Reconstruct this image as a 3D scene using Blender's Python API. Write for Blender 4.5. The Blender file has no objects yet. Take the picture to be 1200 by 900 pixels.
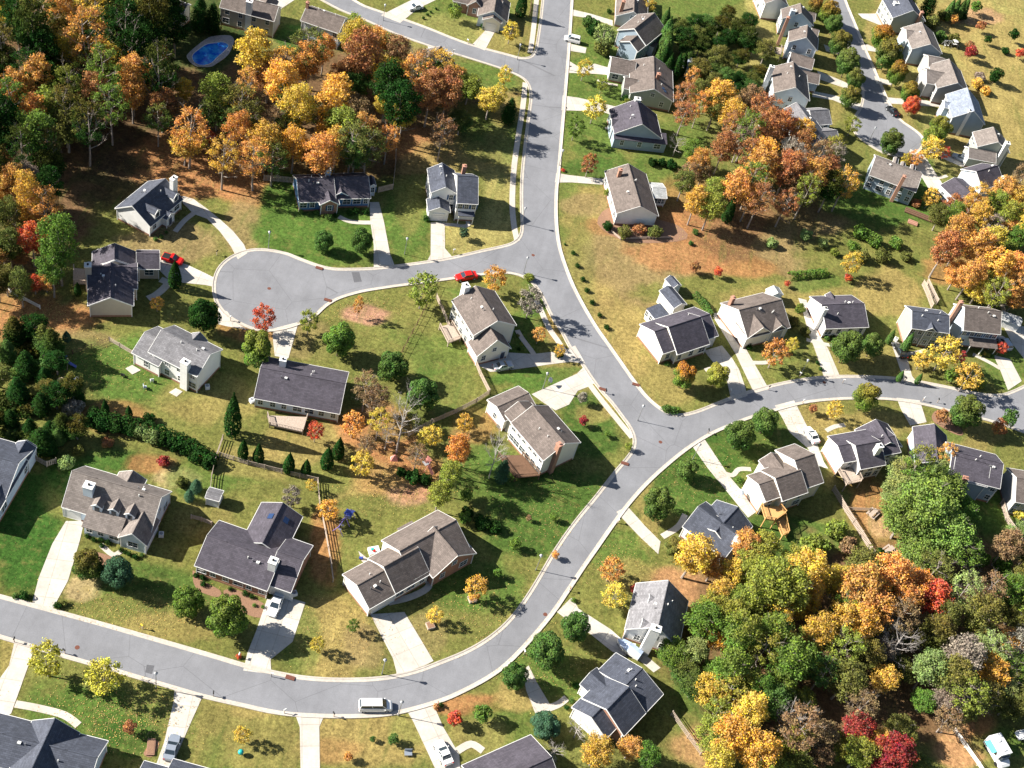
import bpy, bmesh, math, random
import numpy as np
from mathutils import Vector, Matrix
from mathutils.geometry import tessellate_polygon
random.seed(7); np.random.seed(7)
S = bpy.context.scene
COL = bpy.data.collections.new("neighbourhood"); S.collection.children.link(COL)

# ---------------------------------------------------------------- camera: 190 m up, looking down over the estate
HCAM = 190.0
_d = np.array([200 - 600, 1800 - 450.0]); _dn = float(np.hypot(*_d)); FOC = math.sqrt(1650 * _dn)
DOWN = np.array([_d[0], _d[1], FOC]); DOWN /= np.linalg.norm(DOWN)
FH = np.array([0, 0, 1.0]); FH = FH - DOWN * (FH @ DOWN); FH /= np.linalg.norm(FH)
RT = np.cross(DOWN, FH)
if RT[0] < 0: RT = -RT
cd = bpy.data.cameras.new("camera"); cam = bpy.data.objects.new("camera", cd); COL.objects.link(cam); S.camera = cam
cd.sensor_width = 36; cd.lens = FOC / 1200 * 36; cd.clip_start = 1; cd.clip_end = 20000
def _w(v): return Vector((float(v @ RT), float(v @ FH), float(-(v @ DOWN))))
rx, ry, rz = _w(np.array([1., 0, 0])), _w(np.array([0, -1., 0])), _w(np.array([0, 0, -1.]))
cam.matrix_world = Matrix(((rx.x, ry.x, rz.x, 0), (rx.y, ry.y, rz.y, 0), (rx.z, ry.z, rz.z, HCAM), (0, 0, 0, 1)))

def P(x, y, z=0.0):
    """the place on the level z that the survey point (x, y) of the aerial picture marks"""
    r = np.array([x - 600., y - 450., FOC]); r = r * ((HCAM - z) / (r @ DOWN))
    return Vector((float(r @ RT), float(r @ FH), z))
def pix(v):
    p = DOWN * (HCAM - v[2]) + RT * v[0] + FH * v[1]
    return (600 + FOC * p[0] / p[2], 450 + FOC * p[1] / p[2])
def pxm(v):
    p = DOWN * (HCAM - v[2]) + RT * v[0] + FH * v[1]
    return FOC / p[2]
class Fr:
    def __init__(s, x0, y0, k): s.a = (x0, y0, k)
    def __call__(s, x, y): return (s.a[0] + x / s.a[2], s.a[1] + y / s.a[2])

# ---------------------------------------------------------------- world, sun, exposure
SUN_EL, SUN_AZ = math.radians(33), math.radians(5 + 180)   # the sun stands towards -X; shadows fall towards +X
W = bpy.data.worlds.new("World"); S.world = W; W.use_nodes = True
nt = W.node_tree; sky = nt.nodes.new("ShaderNodeTexSky"); sky.sky_type = 'NISHITA'; sky.sun_disc = False
sky.sun_elevation = SUN_EL; sky.sun_rotation = math.pi / 2 - SUN_AZ
bg = nt.nodes["Background"]; nt.links.new(sky.outputs[0], bg.inputs[0]); bg.inputs[1].default_value = 0.05
sd = bpy.data.lights.new("sun", 'SUN'); so = bpy.data.objects.new("sun", sd); COL.objects.link(so)
sd.energy = 5.0; sd.angle = math.radians(0.5); sd.color = (1.0, 0.95, 0.86)
sv = Vector((math.cos(SUN_EL) * math.cos(SUN_AZ), math.cos(SUN_EL) * math.sin(SUN_AZ), math.sin(SUN_EL)))
so.rotation_euler = sv.to_track_quat('Z', 'Y').to_euler(); so.location = (0, 0, 300)
S.view_settings.view_transform = 'Standard'; S.view_settings.look = 'None'
S.view_settings.exposure = 1.25; S.view_settings.gamma = 1.0
S.cycles.max_bounces = 6; S.cycles.diffuse_bounces = 1; S.cycles.transparent_max_bounces = 4

# ---------------------------------------------------------------- helpers
def link(o, parent=None):
    COL.objects.link(o)
    if parent: o.parent = parent
    return o
def tag(o, label=None, cat=None, group=None, kind=None):
    if label: o["label"] = label
    if cat: o["category"] = cat
    if group: o["group"] = group
    if kind: o["kind"] = kind
    return o
def thing(name, loc, rot, label, cat, group=None):
    o = bpy.data.objects.new(name, None); o.empty_display_size = 0.5
    o.location = loc; o.rotation_euler = (0, 0, rot); link(o); return tag(o, label, cat, group)
class MB:
    def __init__(s): s.v = []; s.f = []; s.uv = []; s.mi = []
    def poly(s, pts, uv=None, mi=0):
        n = len(s.v); s.v += [tuple(p) for p in pts]; s.f.append(tuple(range(n, n + len(pts))))
        s.uv.append(uv if uv else [(p[0], p[1]) for p in pts]); s.mi.append(mi)
    def box(s, c, d, ax=(1, 0), mi=0, top=1.0):
        ux, uy = ax; hx, hy, hz = d[0] / 2, d[1] / 2, d[2] / 2
        q = []
        for z, k in ((-hz, 1.0), (hz, top)):
            for x, y in ((-hx, -hy), (hx, -hy), (hx, hy), (-hx, hy)):
                x *= k; y *= k
                q.append((c[0] + x * ux - y * uy, c[1] + x * uy + y * ux, c[2] + z))
        for f in ((0, 1, 5, 4), (1, 2, 6, 5), (2, 3, 7, 6), (3, 0, 4, 7), (4, 5, 6, 7), (3, 2, 1, 0)):
            s.poly([q[i] for i in f], [(0, 0), (1, 0), (1, 1), (0, 1)], mi)
    def tube(s, p, q, r0, r1, n=5, cap=True, mi=0):
        p, q = Vector(p), Vector(q); a = (q - p)
        if a.length < 1e-6: return
        a.normalize(); b = a.orthogonal().normalized(); c = a.cross(b)
        ra = [p + (b * math.cos(t) + c * math.sin(t)) * r0 for t in [2 * math.pi * i / n for i in range(n)]]
        rb = [q + (b * math.cos(t) + c * math.sin(t)) * r1 for t in [2 * math.pi * i / n for i in range(n)]]
        for i in range(n):
            j = (i + 1) % n; s.poly([ra[i], ra[j], rb[j], rb[i]], [(0, 0), (1, 0), (1, 1), (0, 1)], mi)
        if cap:
            s.poly(rb, mi=mi); s.poly(ra[::-1], mi=mi)
    def prism(s, pts, z0, z1, mi=0):
        n = len(pts)
        tr = tessellate_polygon([[Vector((p[0], p[1], 0)) for p in pts]])
        area = sum(pts[i][0] * pts[(i + 1) % n][1] - pts[(i + 1) % n][0] * pts[i][1] for i in range(n))
        for t in tr:
            a, b, c = [pts[i] for i in t]
            if (b[0] - a[0]) * (c[1] - a[1]) - (b[1] - a[1]) * (c[0] - a[0]) < 0: b, c = c, b
            s.poly([(a[0], a[1], z1), (b[0], b[1], z1), (c[0], c[1], z1)], mi=mi)
        for i in range(n):
            a, b = pts[i], pts[(i + 1) % n]
            if area < 0: a, b = b, a
            s.poly([(a[0], a[1], z0), (b[0], b[1], z0), (b[0], b[1], z1), (a[0], a[1], z1)], mi=mi)
    def mesh(s, name, mats=()):
        m = bpy.data.meshes.new(name); m.from_pydata(s.v, [], s.f)
        uvl = m.uv_layers.new(name="UVMap"); k = [c for u in s.uv for c in u]
        uvl.data.foreach_set("uv", np.array(k, dtype=np.float32).ravel())
        for mt in (mats if isinstance(mats, (list, tuple)) else [mats]): m.materials.append(mt)
        if len(m.materials) > 1: m.polygons.foreach_set("material_index", s.mi)
        m.update(); return m
    def build(s, name, mat, parent=None, smooth=False):
        m = s.mesh(name, mat)
        if smooth: m.shade_smooth()
        return link(bpy.data.objects.new(name, m), parent)

# ---------------------------------------------------------------- materials
MATS = {}
def mat(name, col, rough=0.8, metal=0.0, noise=0.0, scale=4.0, spec=0.3, bump=0.0, coords='Object', col2=None, big=0.0):
    if name in MATS: return MATS[name]
    m = bpy.data.materials.new(name); m.use_nodes = True; t = m.node_tree; N = t.nodes; b = N["Principled BSDF"]
    b.inputs["Roughness"].default_value = rough; b.inputs["Metallic"].default_value = metal
    b.inputs["Specular IOR Level"].default_value = spec
    b.inputs["Base Color"].default_value = (*col, 1)
    if noise > 0:
        tc = N.new("ShaderNodeTexCoord"); n1 = N.new("ShaderNodeTexNoise"); n1.inputs["Scale"].default_value = scale
        n1.inputs["Detail"].default_value = 6; n1.inputs["Roughness"].default_value = 0.65
        t.links.new(tc.outputs[coords], n1.inputs["Vector"])
        rm = N.new("ShaderNodeMapRange"); rm.inputs[1].default_value = 0.3; rm.inputs[2].default_value = 0.7
        rm.inputs[3].default_value = 0; rm.inputs[4].default_value = 1; t.links.new(n1.outputs["Fac"], rm.inputs[0])
        mx = N.new("ShaderNodeMix"); mx.data_type = 'RGBA'
        c2 = col2 if col2 else tuple(c * (1 - noise) for c in col)
        mx.inputs[6].default_value = (*c2, 1); mx.inputs[7].default_value = (*[min(1, c * (1 + (0 if col2 else noise * .6))) for c in col], 1)
        t.links.new(rm.outputs[0], mx.inputs[0]); out = mx.outputs[2]
        if big > 0:
            n2 = N.new("ShaderNodeTexNoise"); n2.inputs["Scale"].default_value = scale * .12; n2.inputs["Detail"].default_value = 3
            t.links.new(tc.outputs[coords], n2.inputs["Vector"])
            r2 = N.new("ShaderNodeMapRange"); r2.inputs[1].default_value = .3; r2.inputs[2].default_value = .7
            r2.inputs[3].default_value = 1 - big; r2.inputs[4].default_value = 1 + big * .5; t.links.new(n2.outputs["Fac"], r2.inputs[0])
            vm = N.new("ShaderNodeVectorMath"); vm.operation = 'SCALE'; t.links.new(out, vm.inputs[0]); t.links.new(r2.outputs[0], vm.inputs[3]); out = vm.outputs[0]
        t.links.new(out, b.inputs["Base Color"])
        if bump > 0:
            bp = N.new("ShaderNodeBump"); bp.inputs["Strength"].default_value = bump; bp.inputs["Distance"].default_value = .05
            t.links.new(n1.outputs["Fac"], bp.inputs["Height"]); t.links.new(bp.outputs[0], b.inputs["Normal"])
    MATS[name] = m; return m
def roofmat(name, c):
    m = bpy.data.materials.new(name); m.use_nodes = True; t = m.node_tree; N = t.nodes; b = N["Principled BSDF"]; L = t.links
    b.inputs["Roughness"].default_value = .85; b.inputs["Specular IOR Level"].default_value = .25
    uv = N.new("ShaderNodeTexCoord"); br = N.new("ShaderNodeTexBrick"); L.new(uv.outputs["UV"], br.inputs["Vector"])
    br.inputs["Scale"].default_value = 1; br.inputs["Brick Width"].default_value = .62; br.inputs["Row Height"].default_value = .28
    br.inputs["Mortar Size"].default_value = .018; br.inputs["Mortar Smooth"].default_value = .4; br.offset = .4
    br.inputs["Color1"].default_value = (*[x * 1.17 for x in c], 1); br.inputs["Color2"].default_value = (*[x * .8 for x in c], 1)
    br.inputs["Mortar"].default_value = (*[x * .55 for x in c], 1)
    no = N.new("ShaderNodeTexNoise"); no.inputs["Scale"].default_value = .45; no.inputs["Detail"].default_value = 5
    L.new(uv.outputs["UV"], no.inputs["Vector"])
    mp = N.new("ShaderNodeMapping"); mp.inputs["Scale"].default_value = (2.2, .22, 1); L.new(uv.outputs["UV"], mp.inputs[0])
    n3 = N.new("ShaderNodeTexNoise"); n3.inputs["Scale"].default_value = 1; n3.inputs["Detail"].default_value = 4; L.new(mp.outputs[0], n3.inputs["Vector"])
    r = N.new("ShaderNodeMapRange"); r.inputs[1].default_value = .3; r.inputs[2].default_value = .7; r.inputs[3].default_value = .84; r.inputs[4].default_value = 1.12
    L.new(no.outputs[0], r.inputs[0])
    r2 = N.new("ShaderNodeMapRange"); r2.inputs[1].default_value = .35; r2.inputs[2].default_value = .7; r2.inputs[3].default_value = .9; r2.inputs[4].default_value = 1.08
    L.new(n3.outputs[0], r2.inputs[0])
    mu = N.new("ShaderNodeMath"); mu.operation = 'MULTIPLY'; L.new(r.outputs[0], mu.inputs[0]); L.new(r2.outputs[0], mu.inputs[1])
    v = N.new("ShaderNodeVectorMath"); v.operation = 'SCALE'; L.new(br.outputs[0], v.inputs[0]); L.new(mu.outputs[0], v.inputs[3])
    L.new(v.outputs[0], b.inputs["Base Color"])
    bp = N.new("ShaderNodeBump"); bp.inputs["Strength"].default_value = .5; bp.inputs["Distance"].default_value = .03; bp.invert = True
    L.new(br.outputs["Fac"], bp.inputs["Height"]); L.new(bp.outputs[0], b.inputs["Normal"])
    MATS[name] = m; return m
ROOF = dict(tan=roofmat("taupe_shingles", (.21, .18, .163)), brown=roofmat("brown_shingles", (.165, .135, .12)),
            gray2=roofmat("light_grey_shingles", (.215, .21, .222)), gray=roofmat("grey_shingles", (.19, .185, .195)), dark=roofmat("charcoal_shingles", (.07, .068, .08)),
            slate=roofmat("slate_blue_shingles", (.078, .086, .112)), char=roofmat("dark_plum_shingles", (.085, .076, .094)),
            blue=roofmat("blue_grey_shingles", (.24, .27, .33)), light=roofmat("pale_grey_shingles", (.42, .43, .43)))
def sidingmat(name, c, dirt=.08):
    m = mat(name, c, .6, noise=dirt, scale=.7, spec=.3)
    t = m.node_tree; N = t.nodes; b = N["Principled BSDF"]
    tc = N.new("ShaderNodeTexCoord"); sp = N.new("ShaderNodeSeparateXYZ"); t.links.new(tc.outputs["Object"], sp.inputs[0])
    mm = N.new("ShaderNodeMath"); mm.operation = 'MULTIPLY'; mm.inputs[1].default_value = 5.0; t.links.new(sp.outputs[2], mm.inputs[0])
    fr = N.new("ShaderNodeMath"); fr.operation = 'FRACT'; t.links.new(mm.outputs[0], fr.inputs[0])
    bp = N.new("ShaderNodeBump"); bp.inputs["Strength"].default_value = .35; bp.inputs["Distance"].default_value = .04
    t.links.new(fr.outputs[0], bp.inputs["Height"]); t.links.new(bp.outputs[0], b.inputs["Normal"]); return m
def brickmat(name, c):
    m = mat(name, c, .85, noise=.3, scale=3.5, spec=.2); return m
WALL = dict(white=sidingmat("white_siding", (.84, .83, .80)), cream=sidingmat("cream_siding", (.82, .77, .66)),
            grey=sidingmat("grey_siding", (.40, .39, .38)), blue=sidingmat("blue_siding", (.10, .22, .42)),
            lblue=sidingmat("pale_blue_and_blue_lit_siding", (.58, .66, .74)), mblue=sidingmat("shade_tinted_blue_siding", (.33, .41, .48)), tan=sidingmat("tan_siding", (.42, .35, .27)),  # mblue mixes shadow's blue into the wall colour; lblue also stands for blue-lit white
            beige=sidingmat("beige_siding", (.52, .45, .37)), green=sidingmat("sage_siding", (.34, .37, .32)),
            brick=brickmat("red_brick", (.36, .20, .14)))
M = dict(trim=mat("white_trim", (.78, .77, .74), .5), glass=mat("window_glass", (.03, .045, .06), .12, spec=.8),
         conc=mat("pale_concrete", (.56, .50, .43), .85, noise=.13, scale=2.2, coords='Object', bump=.2, big=.16),
         kerb=mat("kerb_concrete", (.53, .475, .41), .85, noise=.2, scale=2.0, bump=.2, big=.12),
         found=mat("foundation_brick", (.32, .17, .11), .9, noise=.3, scale=3), metal=mat("grey_metal", (.35, .35, .36), .4, .6),
         wood=mat("fresh_deck_timber", (.62, .36, .14), .75, noise=.25, scale=5), greywood=mat("weathered_timber", (.46, .37, .30), .85, noise=.3, scale=4),
         darkwood=mat("brown_timber", (.16, .09, .055), .85, noise=.3, scale=4), black=mat("black_rubber", (.015, .015, .016), .7),
         gd=mat("garage_door_white", (.74, .73, .70), .5), door=mat("dark_door", (.06, .07, .10), .5), shutter=mat("blue_shutter", (.05, .10, .20), .6),
         skylight=mat("skylight_glass", (.02, .045, .12), .08, spec=1), mulch=mat("bark_mulch", (.28, .16, .10), .95, noise=.35, scale=6, bump=.6),
         white=mat("white_paint", (.80, .80, .79), .45), red=mat("red_paint", (.55, .015, .012), .3, spec=.5), silver=mat("silver_paint", (.50, .52, .55), .3, .4),
         teal=mat("teal_plastic", (.02, .35, .33), .4), bluep=mat("blue_plastic", (.05, .08, .32), .4), purple=mat("violet_plastic", (.22, .16, .50), .5),
         yellow=mat("yellow_plastic", (.75, .5, .04), .45), blackcar=mat("black_paint", (.012, .014, .018), .2, spec=.6), rust=mat("rusty_iron", (.16, .06, .04), .8, noise=.3, scale=9),
         lampglass=mat("frosted_lamp_glass", (.5, .55, .6), .3), greycar=mat("grey_blue_paint", (.32, .36, .42), .3, .3), pinkbr=mat("brick_red_paint", (.46, .24, .17), .8))

def smooth(pts, n=4, closed=False):
    out = []; m = len(pts)
    rng = range(m if closed else m - 1)
    for i in rng:
        g = lambda k: pts[k % m] if closed else pts[max(0, min(m - 1, k))]
        p0, p1, p2, p3 = g(i - 1), g(i), g(i + 1), g(i + 2)
        for j in range(n):
            t = j / n
            out.append(tuple(.5 * (2 * p1[k] + (p2[k] - p0[k]) * t + (2 * p0[k] - 5 * p1[k] + 4 * p2[k] - p3[k]) * t * t + (3 * p1[k] - p0[k] - 3 * p2[k] + p3[k]) * t ** 3) for k in (0, 1)))
    if not closed: out.append(tuple(pts[-1][:2]))
    return out
# ---------------------------------------------------------------- ground
def axis(lo, hi, step, far):
    a = list(np.arange(lo, hi + 1e-6, step)); return np.array([-far, -far / 4, lo - 150, lo - 40] + a + [hi + 40, hi + 150, far / 4, far])
gx = axis(-165, 150, .8, 6000); gy = axis(60, 420, .8, 6000)
XX, YY = np.meshgrid(gx, gy, indexing='xy'); nx, ny = len(gx), len(gy)
_p = DOWN[None, :] * HCAM + XX.reshape(-1, 1) * RT[None] + YY.reshape(-1, 1) * FH[None]
_z = np.maximum(_p[:, 2], 1.0); PX = 600 + FOC * _p[:, 0] / _z; PY = 450 + FOC * _p[:, 1] / _z
GC = dict(g=(.068, .122, .022), G=(.038, .092, .015), t=(.29, .21, .075), y=(.34, .28, .10), o=(.135, .138, .036), l=(.31, .145, .06), b=(.14, .082, .04),
          k=(.05, .035, .02), m=(.36, .19, .09), s=(.48, .34, .18), d=(.035, .06, .015), p=(.40, .21, .14), w=(.22, .16, .07))
# grass condition as it grows: (x, y, rx, ry, kind, amount)
SPOTS = [(60, 110, 170, 110, 'b', 1), (150, 60, 120, 80, 'b', 1), (330, 120, 240, 75, 'b', 1), (120, 200, 150, 50, 'k', .8), (60, 250, 60, 60, 'b', 1),
 (240, 205, 75, 28, 'l', 1), (290, 215, 40, 35, 'l', .9), (215, 180, 60, 25, 'l', .8), (200, 285, 70, 25, 'w', .9), (285, 265, 25, 40, 'w', .8), (400, 190, 120, 20, 'b', .8),
 (495, 168, 45, 18, 'l', .8), (380, 275, 75, 40, 'g', 1), (330, 250, 28, 55, 'g', 1), (475, 265, 30, 45, 'g', .8), (480, 235, 18, 40, 't', .5), (560, 275, 50, 35, 'y', .6), (585, 215, 22, 75, 'y', .5),
 (530, 185, 50, 20, 't', .7), (575, 160, 40, 30, 'G', .5), (20, 320, 60, 25, 'b', 1), (50, 375, 80, 28, 'l', .9), (95, 400, 60, 18, 'w', .7), (170, 430, 95, 45, 'g', .9), (90, 420, 50, 30, 'g', .6), (240, 465, 60, 30, 't', .45),
 (130, 490, 50, 20, 'l', .6), (340, 400, 55, 25, 'w', .6), (300, 385, 40, 18, 'l', .6), (430, 345, 50, 16, 'o', 1), (424, 368, 30, 12, 'p', .9), (400, 420, 40, 30, 'o', .7), (520, 400, 60, 60, 'g', .8), (500, 370, 40, 30, 't', .35),
 (560, 450, 55, 25, 'o', .7), (620, 445, 50, 12, 'g', 1), (640, 340, 30, 40, 'g', .7), (610, 390, 30, 30, 'g', .8), (650, 380, 10, 25, 'l', .5), (690, 500, 38, 40, 'G', .8), (715, 470, 14, 22, 't', .6), (700, 485, 25, 12, 't', .5),
 (630, 590, 80, 65, 'G', .8), (570, 560, 50, 40, 'g', .8), (20, 620, 50, 90, 'G', 1), (110, 560, 60, 35, 'G', .9), (180, 545, 30, 12, 'l', .7), (205, 560, 28, 12, 's', .6), (250, 560, 60, 22, 'g', .7), (290, 545, 50, 18, 't', .5), (240, 610, 40, 20, 't', .3),
 (370, 520, 60, 30, 't', .6), (440, 500, 50, 35, 'l', .9), (470, 560, 50, 30, 'l', .95), (430, 570, 50, 26, 't', .6), (380, 560, 30, 20, 'o', 1), (440, 600, 50, 20, 'o', 1), (480, 580, 26, 14, 'p', .6), (560, 500, 30, 20, 'l', .5),
 (380, 640, 22, 45, 'l', .8), (385, 750, 60, 50, 't', .75), (350, 750, 28, 45, 'g', .6), (430, 760, 28, 30, 'w', .7), (530, 720, 60, 45, 'o', 1), (560, 690, 60, 30, 'g', .8), (500, 740, 30, 28, 'w', .5),
 (180, 690, 80, 30, 'G', .7), (150, 715, 60, 20, 'o', .8), (95, 690, 20, 14, 's', .6), (200, 735, 60, 18, 't', .45), (100, 840, 80, 50, 'g', .9), (150, 860, 40, 30, 'G', .7), (280, 850, 60, 45, 'o', 1), (300, 830, 30, 14, 't', .5), (250, 890, 20, 30, 'g', .7),
 (420, 870, 90, 40, 't', .75), (480, 850, 22, 30, 'g', .4), (390, 880, 40, 20, 'l', .4), (545, 825, 50, 14, 'l', .85), (590, 850, 50, 30, 'g', .6), (560, 860, 40, 20, 't', .4), (650, 790, 60, 40, 'g', .7), (610, 815, 28, 20, 't', .8), (700, 770, 40, 30, 'o', .8),
 (15, 770, 20, 30, 't', .5), (650, 240, 30, 90, 'g', .4), (700, 290, 50, 80, 't', .6), (730, 340, 60, 80, 't', .6), (760, 300, 80, 60, 'w', .9), (690, 240, 40, 14, 'w', .8), (720, 265, 40, 12, 'l', .6), (840, 260, 70, 40, 'l', .9), (800, 290, 60, 35, 'l', .75),
 (880, 300, 60, 30, 'l', .8), (700, 400, 60, 60, 't', .45), (680, 330, 20, 80, 'g', .3), (770, 450, 50, 35, 't', .5), (830, 340, 90, 18, 'o', 1), (930, 350, 90, 22, 't', .5), (900, 265, 100, 45, 'b', .75), (950, 290, 70, 40, 'w', .9),
 (1010, 300, 80, 35, 'o', 1), (1050, 230, 70, 35, 'G', .8), (1000, 235, 40, 20, 'g', .8), (1110, 240, 40, 20, 'g', .8), (1040, 345, 50, 30, 't', .7), (960, 330, 30, 12, 'g', .7), (1010, 430, 90, 30, 't', .4), (940, 430, 40, 25, 'g', .35), (1180, 430, 30, 25, 'g', .7),
 (1130, 320, 60, 20, 'l', .6), (1130, 40, 90, 160, 'y', .55), (1170, 120, 60, 120, 't', .6), (1120, 20, 60, 20, 't', .6), (1145, 20, 35, 10, 'p', .5), (1180, 215, 40, 30, 't', .7), (1060, 30, 25, 20, 'w', .4), (700, 110, 50, 90, 'g', .75), (700, 200, 50, 18, 'G', .6),
 (790, 190, 40, 60, 'g', .6), (830, 20, 70, 40, 'g', .6), (880, 30, 30, 30, 'o', .9), (800, 240, 40, 40, 'l', .6), (890, 60, 18, 80, 'y', .6), (900, 100, 14, 40, 'g', .7), (975, 90, 20, 60, 't', .4), (1030, 60, 16, 70, 't', .6), (1050, 140, 30, 30, 't', .5), (1080, 195, 14, 12, 'G', .8),
 (540, 25, 70, 35, 'g', .55), (520, 40, 70, 25, 'y', .35), (600, 45, 40, 25, 't', .4), (560, 90, 50, 20, 'g', .7), (590, 130, 22, 20, 't', .6), (350, 45, 30, 18, 'G', .9), (240, 40, 60, 50, 'd', .9), (425, 50, 40, 14, 'g', .8), (640, 20, 6, 60, 'l', .6),
 (1010, 500, 60, 22, 't', .55), (960, 480, 30, 20, 't', .5), (880, 520, 60, 40, 'G', .6), (810, 560, 60, 50, 'G', .8), (755, 570, 14, 40, 't', .5), (900, 630, 60, 30, 'G', .8), (960, 640, 50, 25, 'g', .8), (1020, 590, 24, 40, 'l', .7), (1035, 615, 20, 16, 's', .9), (1000, 560, 40, 20, 't', .5),
 (1130, 510, 60, 22, 't', .5), (1130, 600, 60, 30, 'g', .8), (1105, 510, 30, 14, 'g', .7), (1180, 610, 40, 30, 'g', .8), (735, 650, 40, 30, 'g', .7), (745, 675, 40, 20, 't', .5), (790, 690, 40, 30, 'm', .9), (820, 690, 30, 16, 'm', .7), (760, 620, 14, 30, 't', .6),
 (820, 810, 40, 40, 'g', .7), (830, 870, 50, 30, 'm', .7), (980, 770, 200, 120, 'b', 1), (1100, 700, 140, 70, 'b', .9), (1130, 870, 40, 30, 'm', .9), (1150, 855, 20, 20, 'l', .8), (1170, 870, 40, 20, 'g', .8), (1080, 840, 40, 30, 'b', 1), (870, 700, 60, 60, 'b', .8)]
rgb = np.tile(np.array(GC['o'])[None], (nx * ny, 1))
def vnoise(x, y, s, seed):
    rs = np.random.RandomState(seed); T = rs.rand(64, 64); u = x / s; v = y / s
    i = np.floor(u).astype(int); j = np.floor(v).astype(int); fu = u - i; fv = v - j; fu = fu * fu * (3 - 2 * fu); fv = fv * fv * (3 - 2 * fv)
    g = lambda a, b: T[a % 64, b % 64]
    return (g(i, j) * (1 - fu) + g(i + 1, j) * fu) * (1 - fv) + (g(i, j + 1) * (1 - fu) + g(i + 1, j + 1) * fu) * fv
XF, YF = XX.ravel(), YY.ravel()
nz = .5 * vnoise(XF, YF, 7, 1) + .3 * vnoise(XF, YF, 3, 2) + .2 * vnoise(XF, YF, 1.4, 3)
for (x, y, a, b_, k, s) in SPOTS:
    d = np.sqrt(((PX - x) / a) ** 2 + ((PY - y) / b_) ** 2) + (nz - .5) * .9
    w = np.clip((1.12 - d) / .35, 0, 1); w = (w * w * (3 - 2 * w) * s)[:, None]
    rgb = rgb * (1 - w) + np.array(GC[k])[None] * w
def poly_mask(pts):
    ins = np.zeros(nx * ny, bool); n = len(pts)
    for i in range(n):
        (x0, y0), (x1, y1) = pts[i], pts[(i + 1) % n]
        c = ((y0 > PY) != (y1 > PY)); xi = (x1 - x0) * (PY - y0) / ((y1 - y0) or 1e-9) + x0
        ins ^= c & (PX < xi)
    return ins
# lot lines where one owner's turf meets the next
for pts, k, s in [([(313, 215), (345, 245), (440, 245), (446, 312), (380, 312), (330, 296), (300, 290), (306, 240)], 'g', .55),
                  ([(446, 205), (503, 205), (505, 305), (462, 308), (450, 255)], 'g', .4),
                  ([(470, 340), (512, 335), (560, 440), (450, 425)], 'o', .35), ([(470, 465), (570, 480), (560, 500), (440, 520)], 'g', .3),
                  ([(0, 590), (75, 610), (45, 690), (0, 690)], 'G', .6), ([(565, 470), (640, 430), (690, 430), (620, 465)], 'g', .7),
                  ([(235, 815), (345, 838), (350, 900), (225, 900)], 't', .3), ([(990, 560), (1020, 650), (1060, 650), (1020, 560)], 'l', .4)]:
    w = (poly_mask(pts) * s)[:, None]; rgb = rgb * (1 - w) + np.array(GC[k])[None] * w
col = np.ones((nx * ny, 4), np.float32); col[:, :3] = rgb
me = bpy.data.meshes.new("ground"); co = np.stack([XF, YF, np.zeros_like(XF)], 1).astype(np.float32)
ii, jj = np.meshgrid(np.arange(nx - 1), np.arange(ny - 1), indexing='xy'); a0 = (jj * nx + ii).ravel()
q = np.stack([a0, a0 + 1, a0 + 1 + nx, a0 + nx], 1).astype(np.int32)
me.vertices.add(nx * ny); me.vertices.foreach_set("co", co.ravel()); me.loops.add(q.size); me.loops.foreach_set("vertex_index", q.ravel())
me.polygons.add(len(q)); me.polygons.foreach_set("loop_start", np.arange(0, q.size, 4, dtype=np.int32)); me.update(calc_edges=True)
ca = me.color_attributes.new("turf", 'FLOAT_COLOR', 'POINT'); ca.data.foreach_set("color", col.ravel())
gm = bpy.data.materials.new("lawn_and_litter"); gm.use_nodes = True; t = gm.node_tree; N = t.nodes; L = t.links; b = N["Principled BSDF"]
b.inputs["Roughness"].default_value = .95; b.inputs["Specular IOR Level"].default_value = .1
at = N.new("ShaderNodeVertexColor"); at.layer_name = "turf"; tc = N.new("ShaderNodeTexCoord")
def nse(sc, det=5, rough=.6, vec=None):
    n = N.new("ShaderNodeTexNoise"); n.inputs["Scale"].default_value = sc; n.inputs["Detail"].default_value = det; n.inputs["Roughness"].default_value = rough
    L.new(vec or tc.outputs["Object"], n.inputs["Vector"]); return n.outputs[0]
def rng(s, a, b2, c, d):
    r = N.new("ShaderNodeMapRange"); r.inputs[1].default_value = a; r.inputs[2].default_value = b2; r.inputs[3].default_value = c; r.inputs[4].default_value = d; L.new(s, r.inputs[0]); return r.outputs[0]
def scl(c, s):
    v = N.new("ShaderNodeVectorMath"); v.operation = 'SCALE'; L.new(c, v.inputs[0]); L.new(s, v.inputs[3]); return v.outputs[0]
def mixc(f, c1, c2):
    m = N.new("ShaderNodeMix"); m.data_type = 'RGBA'; L.new(f, m.inputs[0])
    for k, c in ((6, c1), (7, c2)):
        if isinstance(c, tuple): m.inputs[k].default_value = (*c, 1)
        else: L.new(c, m.inputs[k])
    return m.outputs[2]
mp = N.new("ShaderNodeMapping"); mp.inputs["Rotation"].default_value = (0, 0, 1.1); mp.inputs["Scale"].default_value = (1, .18, 1); L.new(tc.outputs["Object"], mp.inputs[0])
c = at.outputs[0]
c = scl(c, rng(nse(.16, 4), .3, .7, .78, 1.2))
c = scl(c, rng(nse(1.3, 7, .75), .32, .68, .45, 1.6))
c = scl(c, rng(nse(3.2, 4, .8), .32, .68, .66, 1.38)); c = scl(c, rng(nse(.8, 4, .6, mp.outputs[0]), .3, .7, .86, 1.14))
c = mixc(rng(nse(.5, 6, .7), .52, .72, 0, .42), c, (.30, .23, .08))
c = mixc(rng(nse(.33, 6, .7, mp.outputs[0]), .55, .75, 0, .6), c, (.06, .112, .022))
vo = N.new("ShaderNodeTexVoronoi"); vo.inputs["Scale"].default_value = 1.6; L.new(tc.outputs["Object"], vo.inputs["Vector"])
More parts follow.
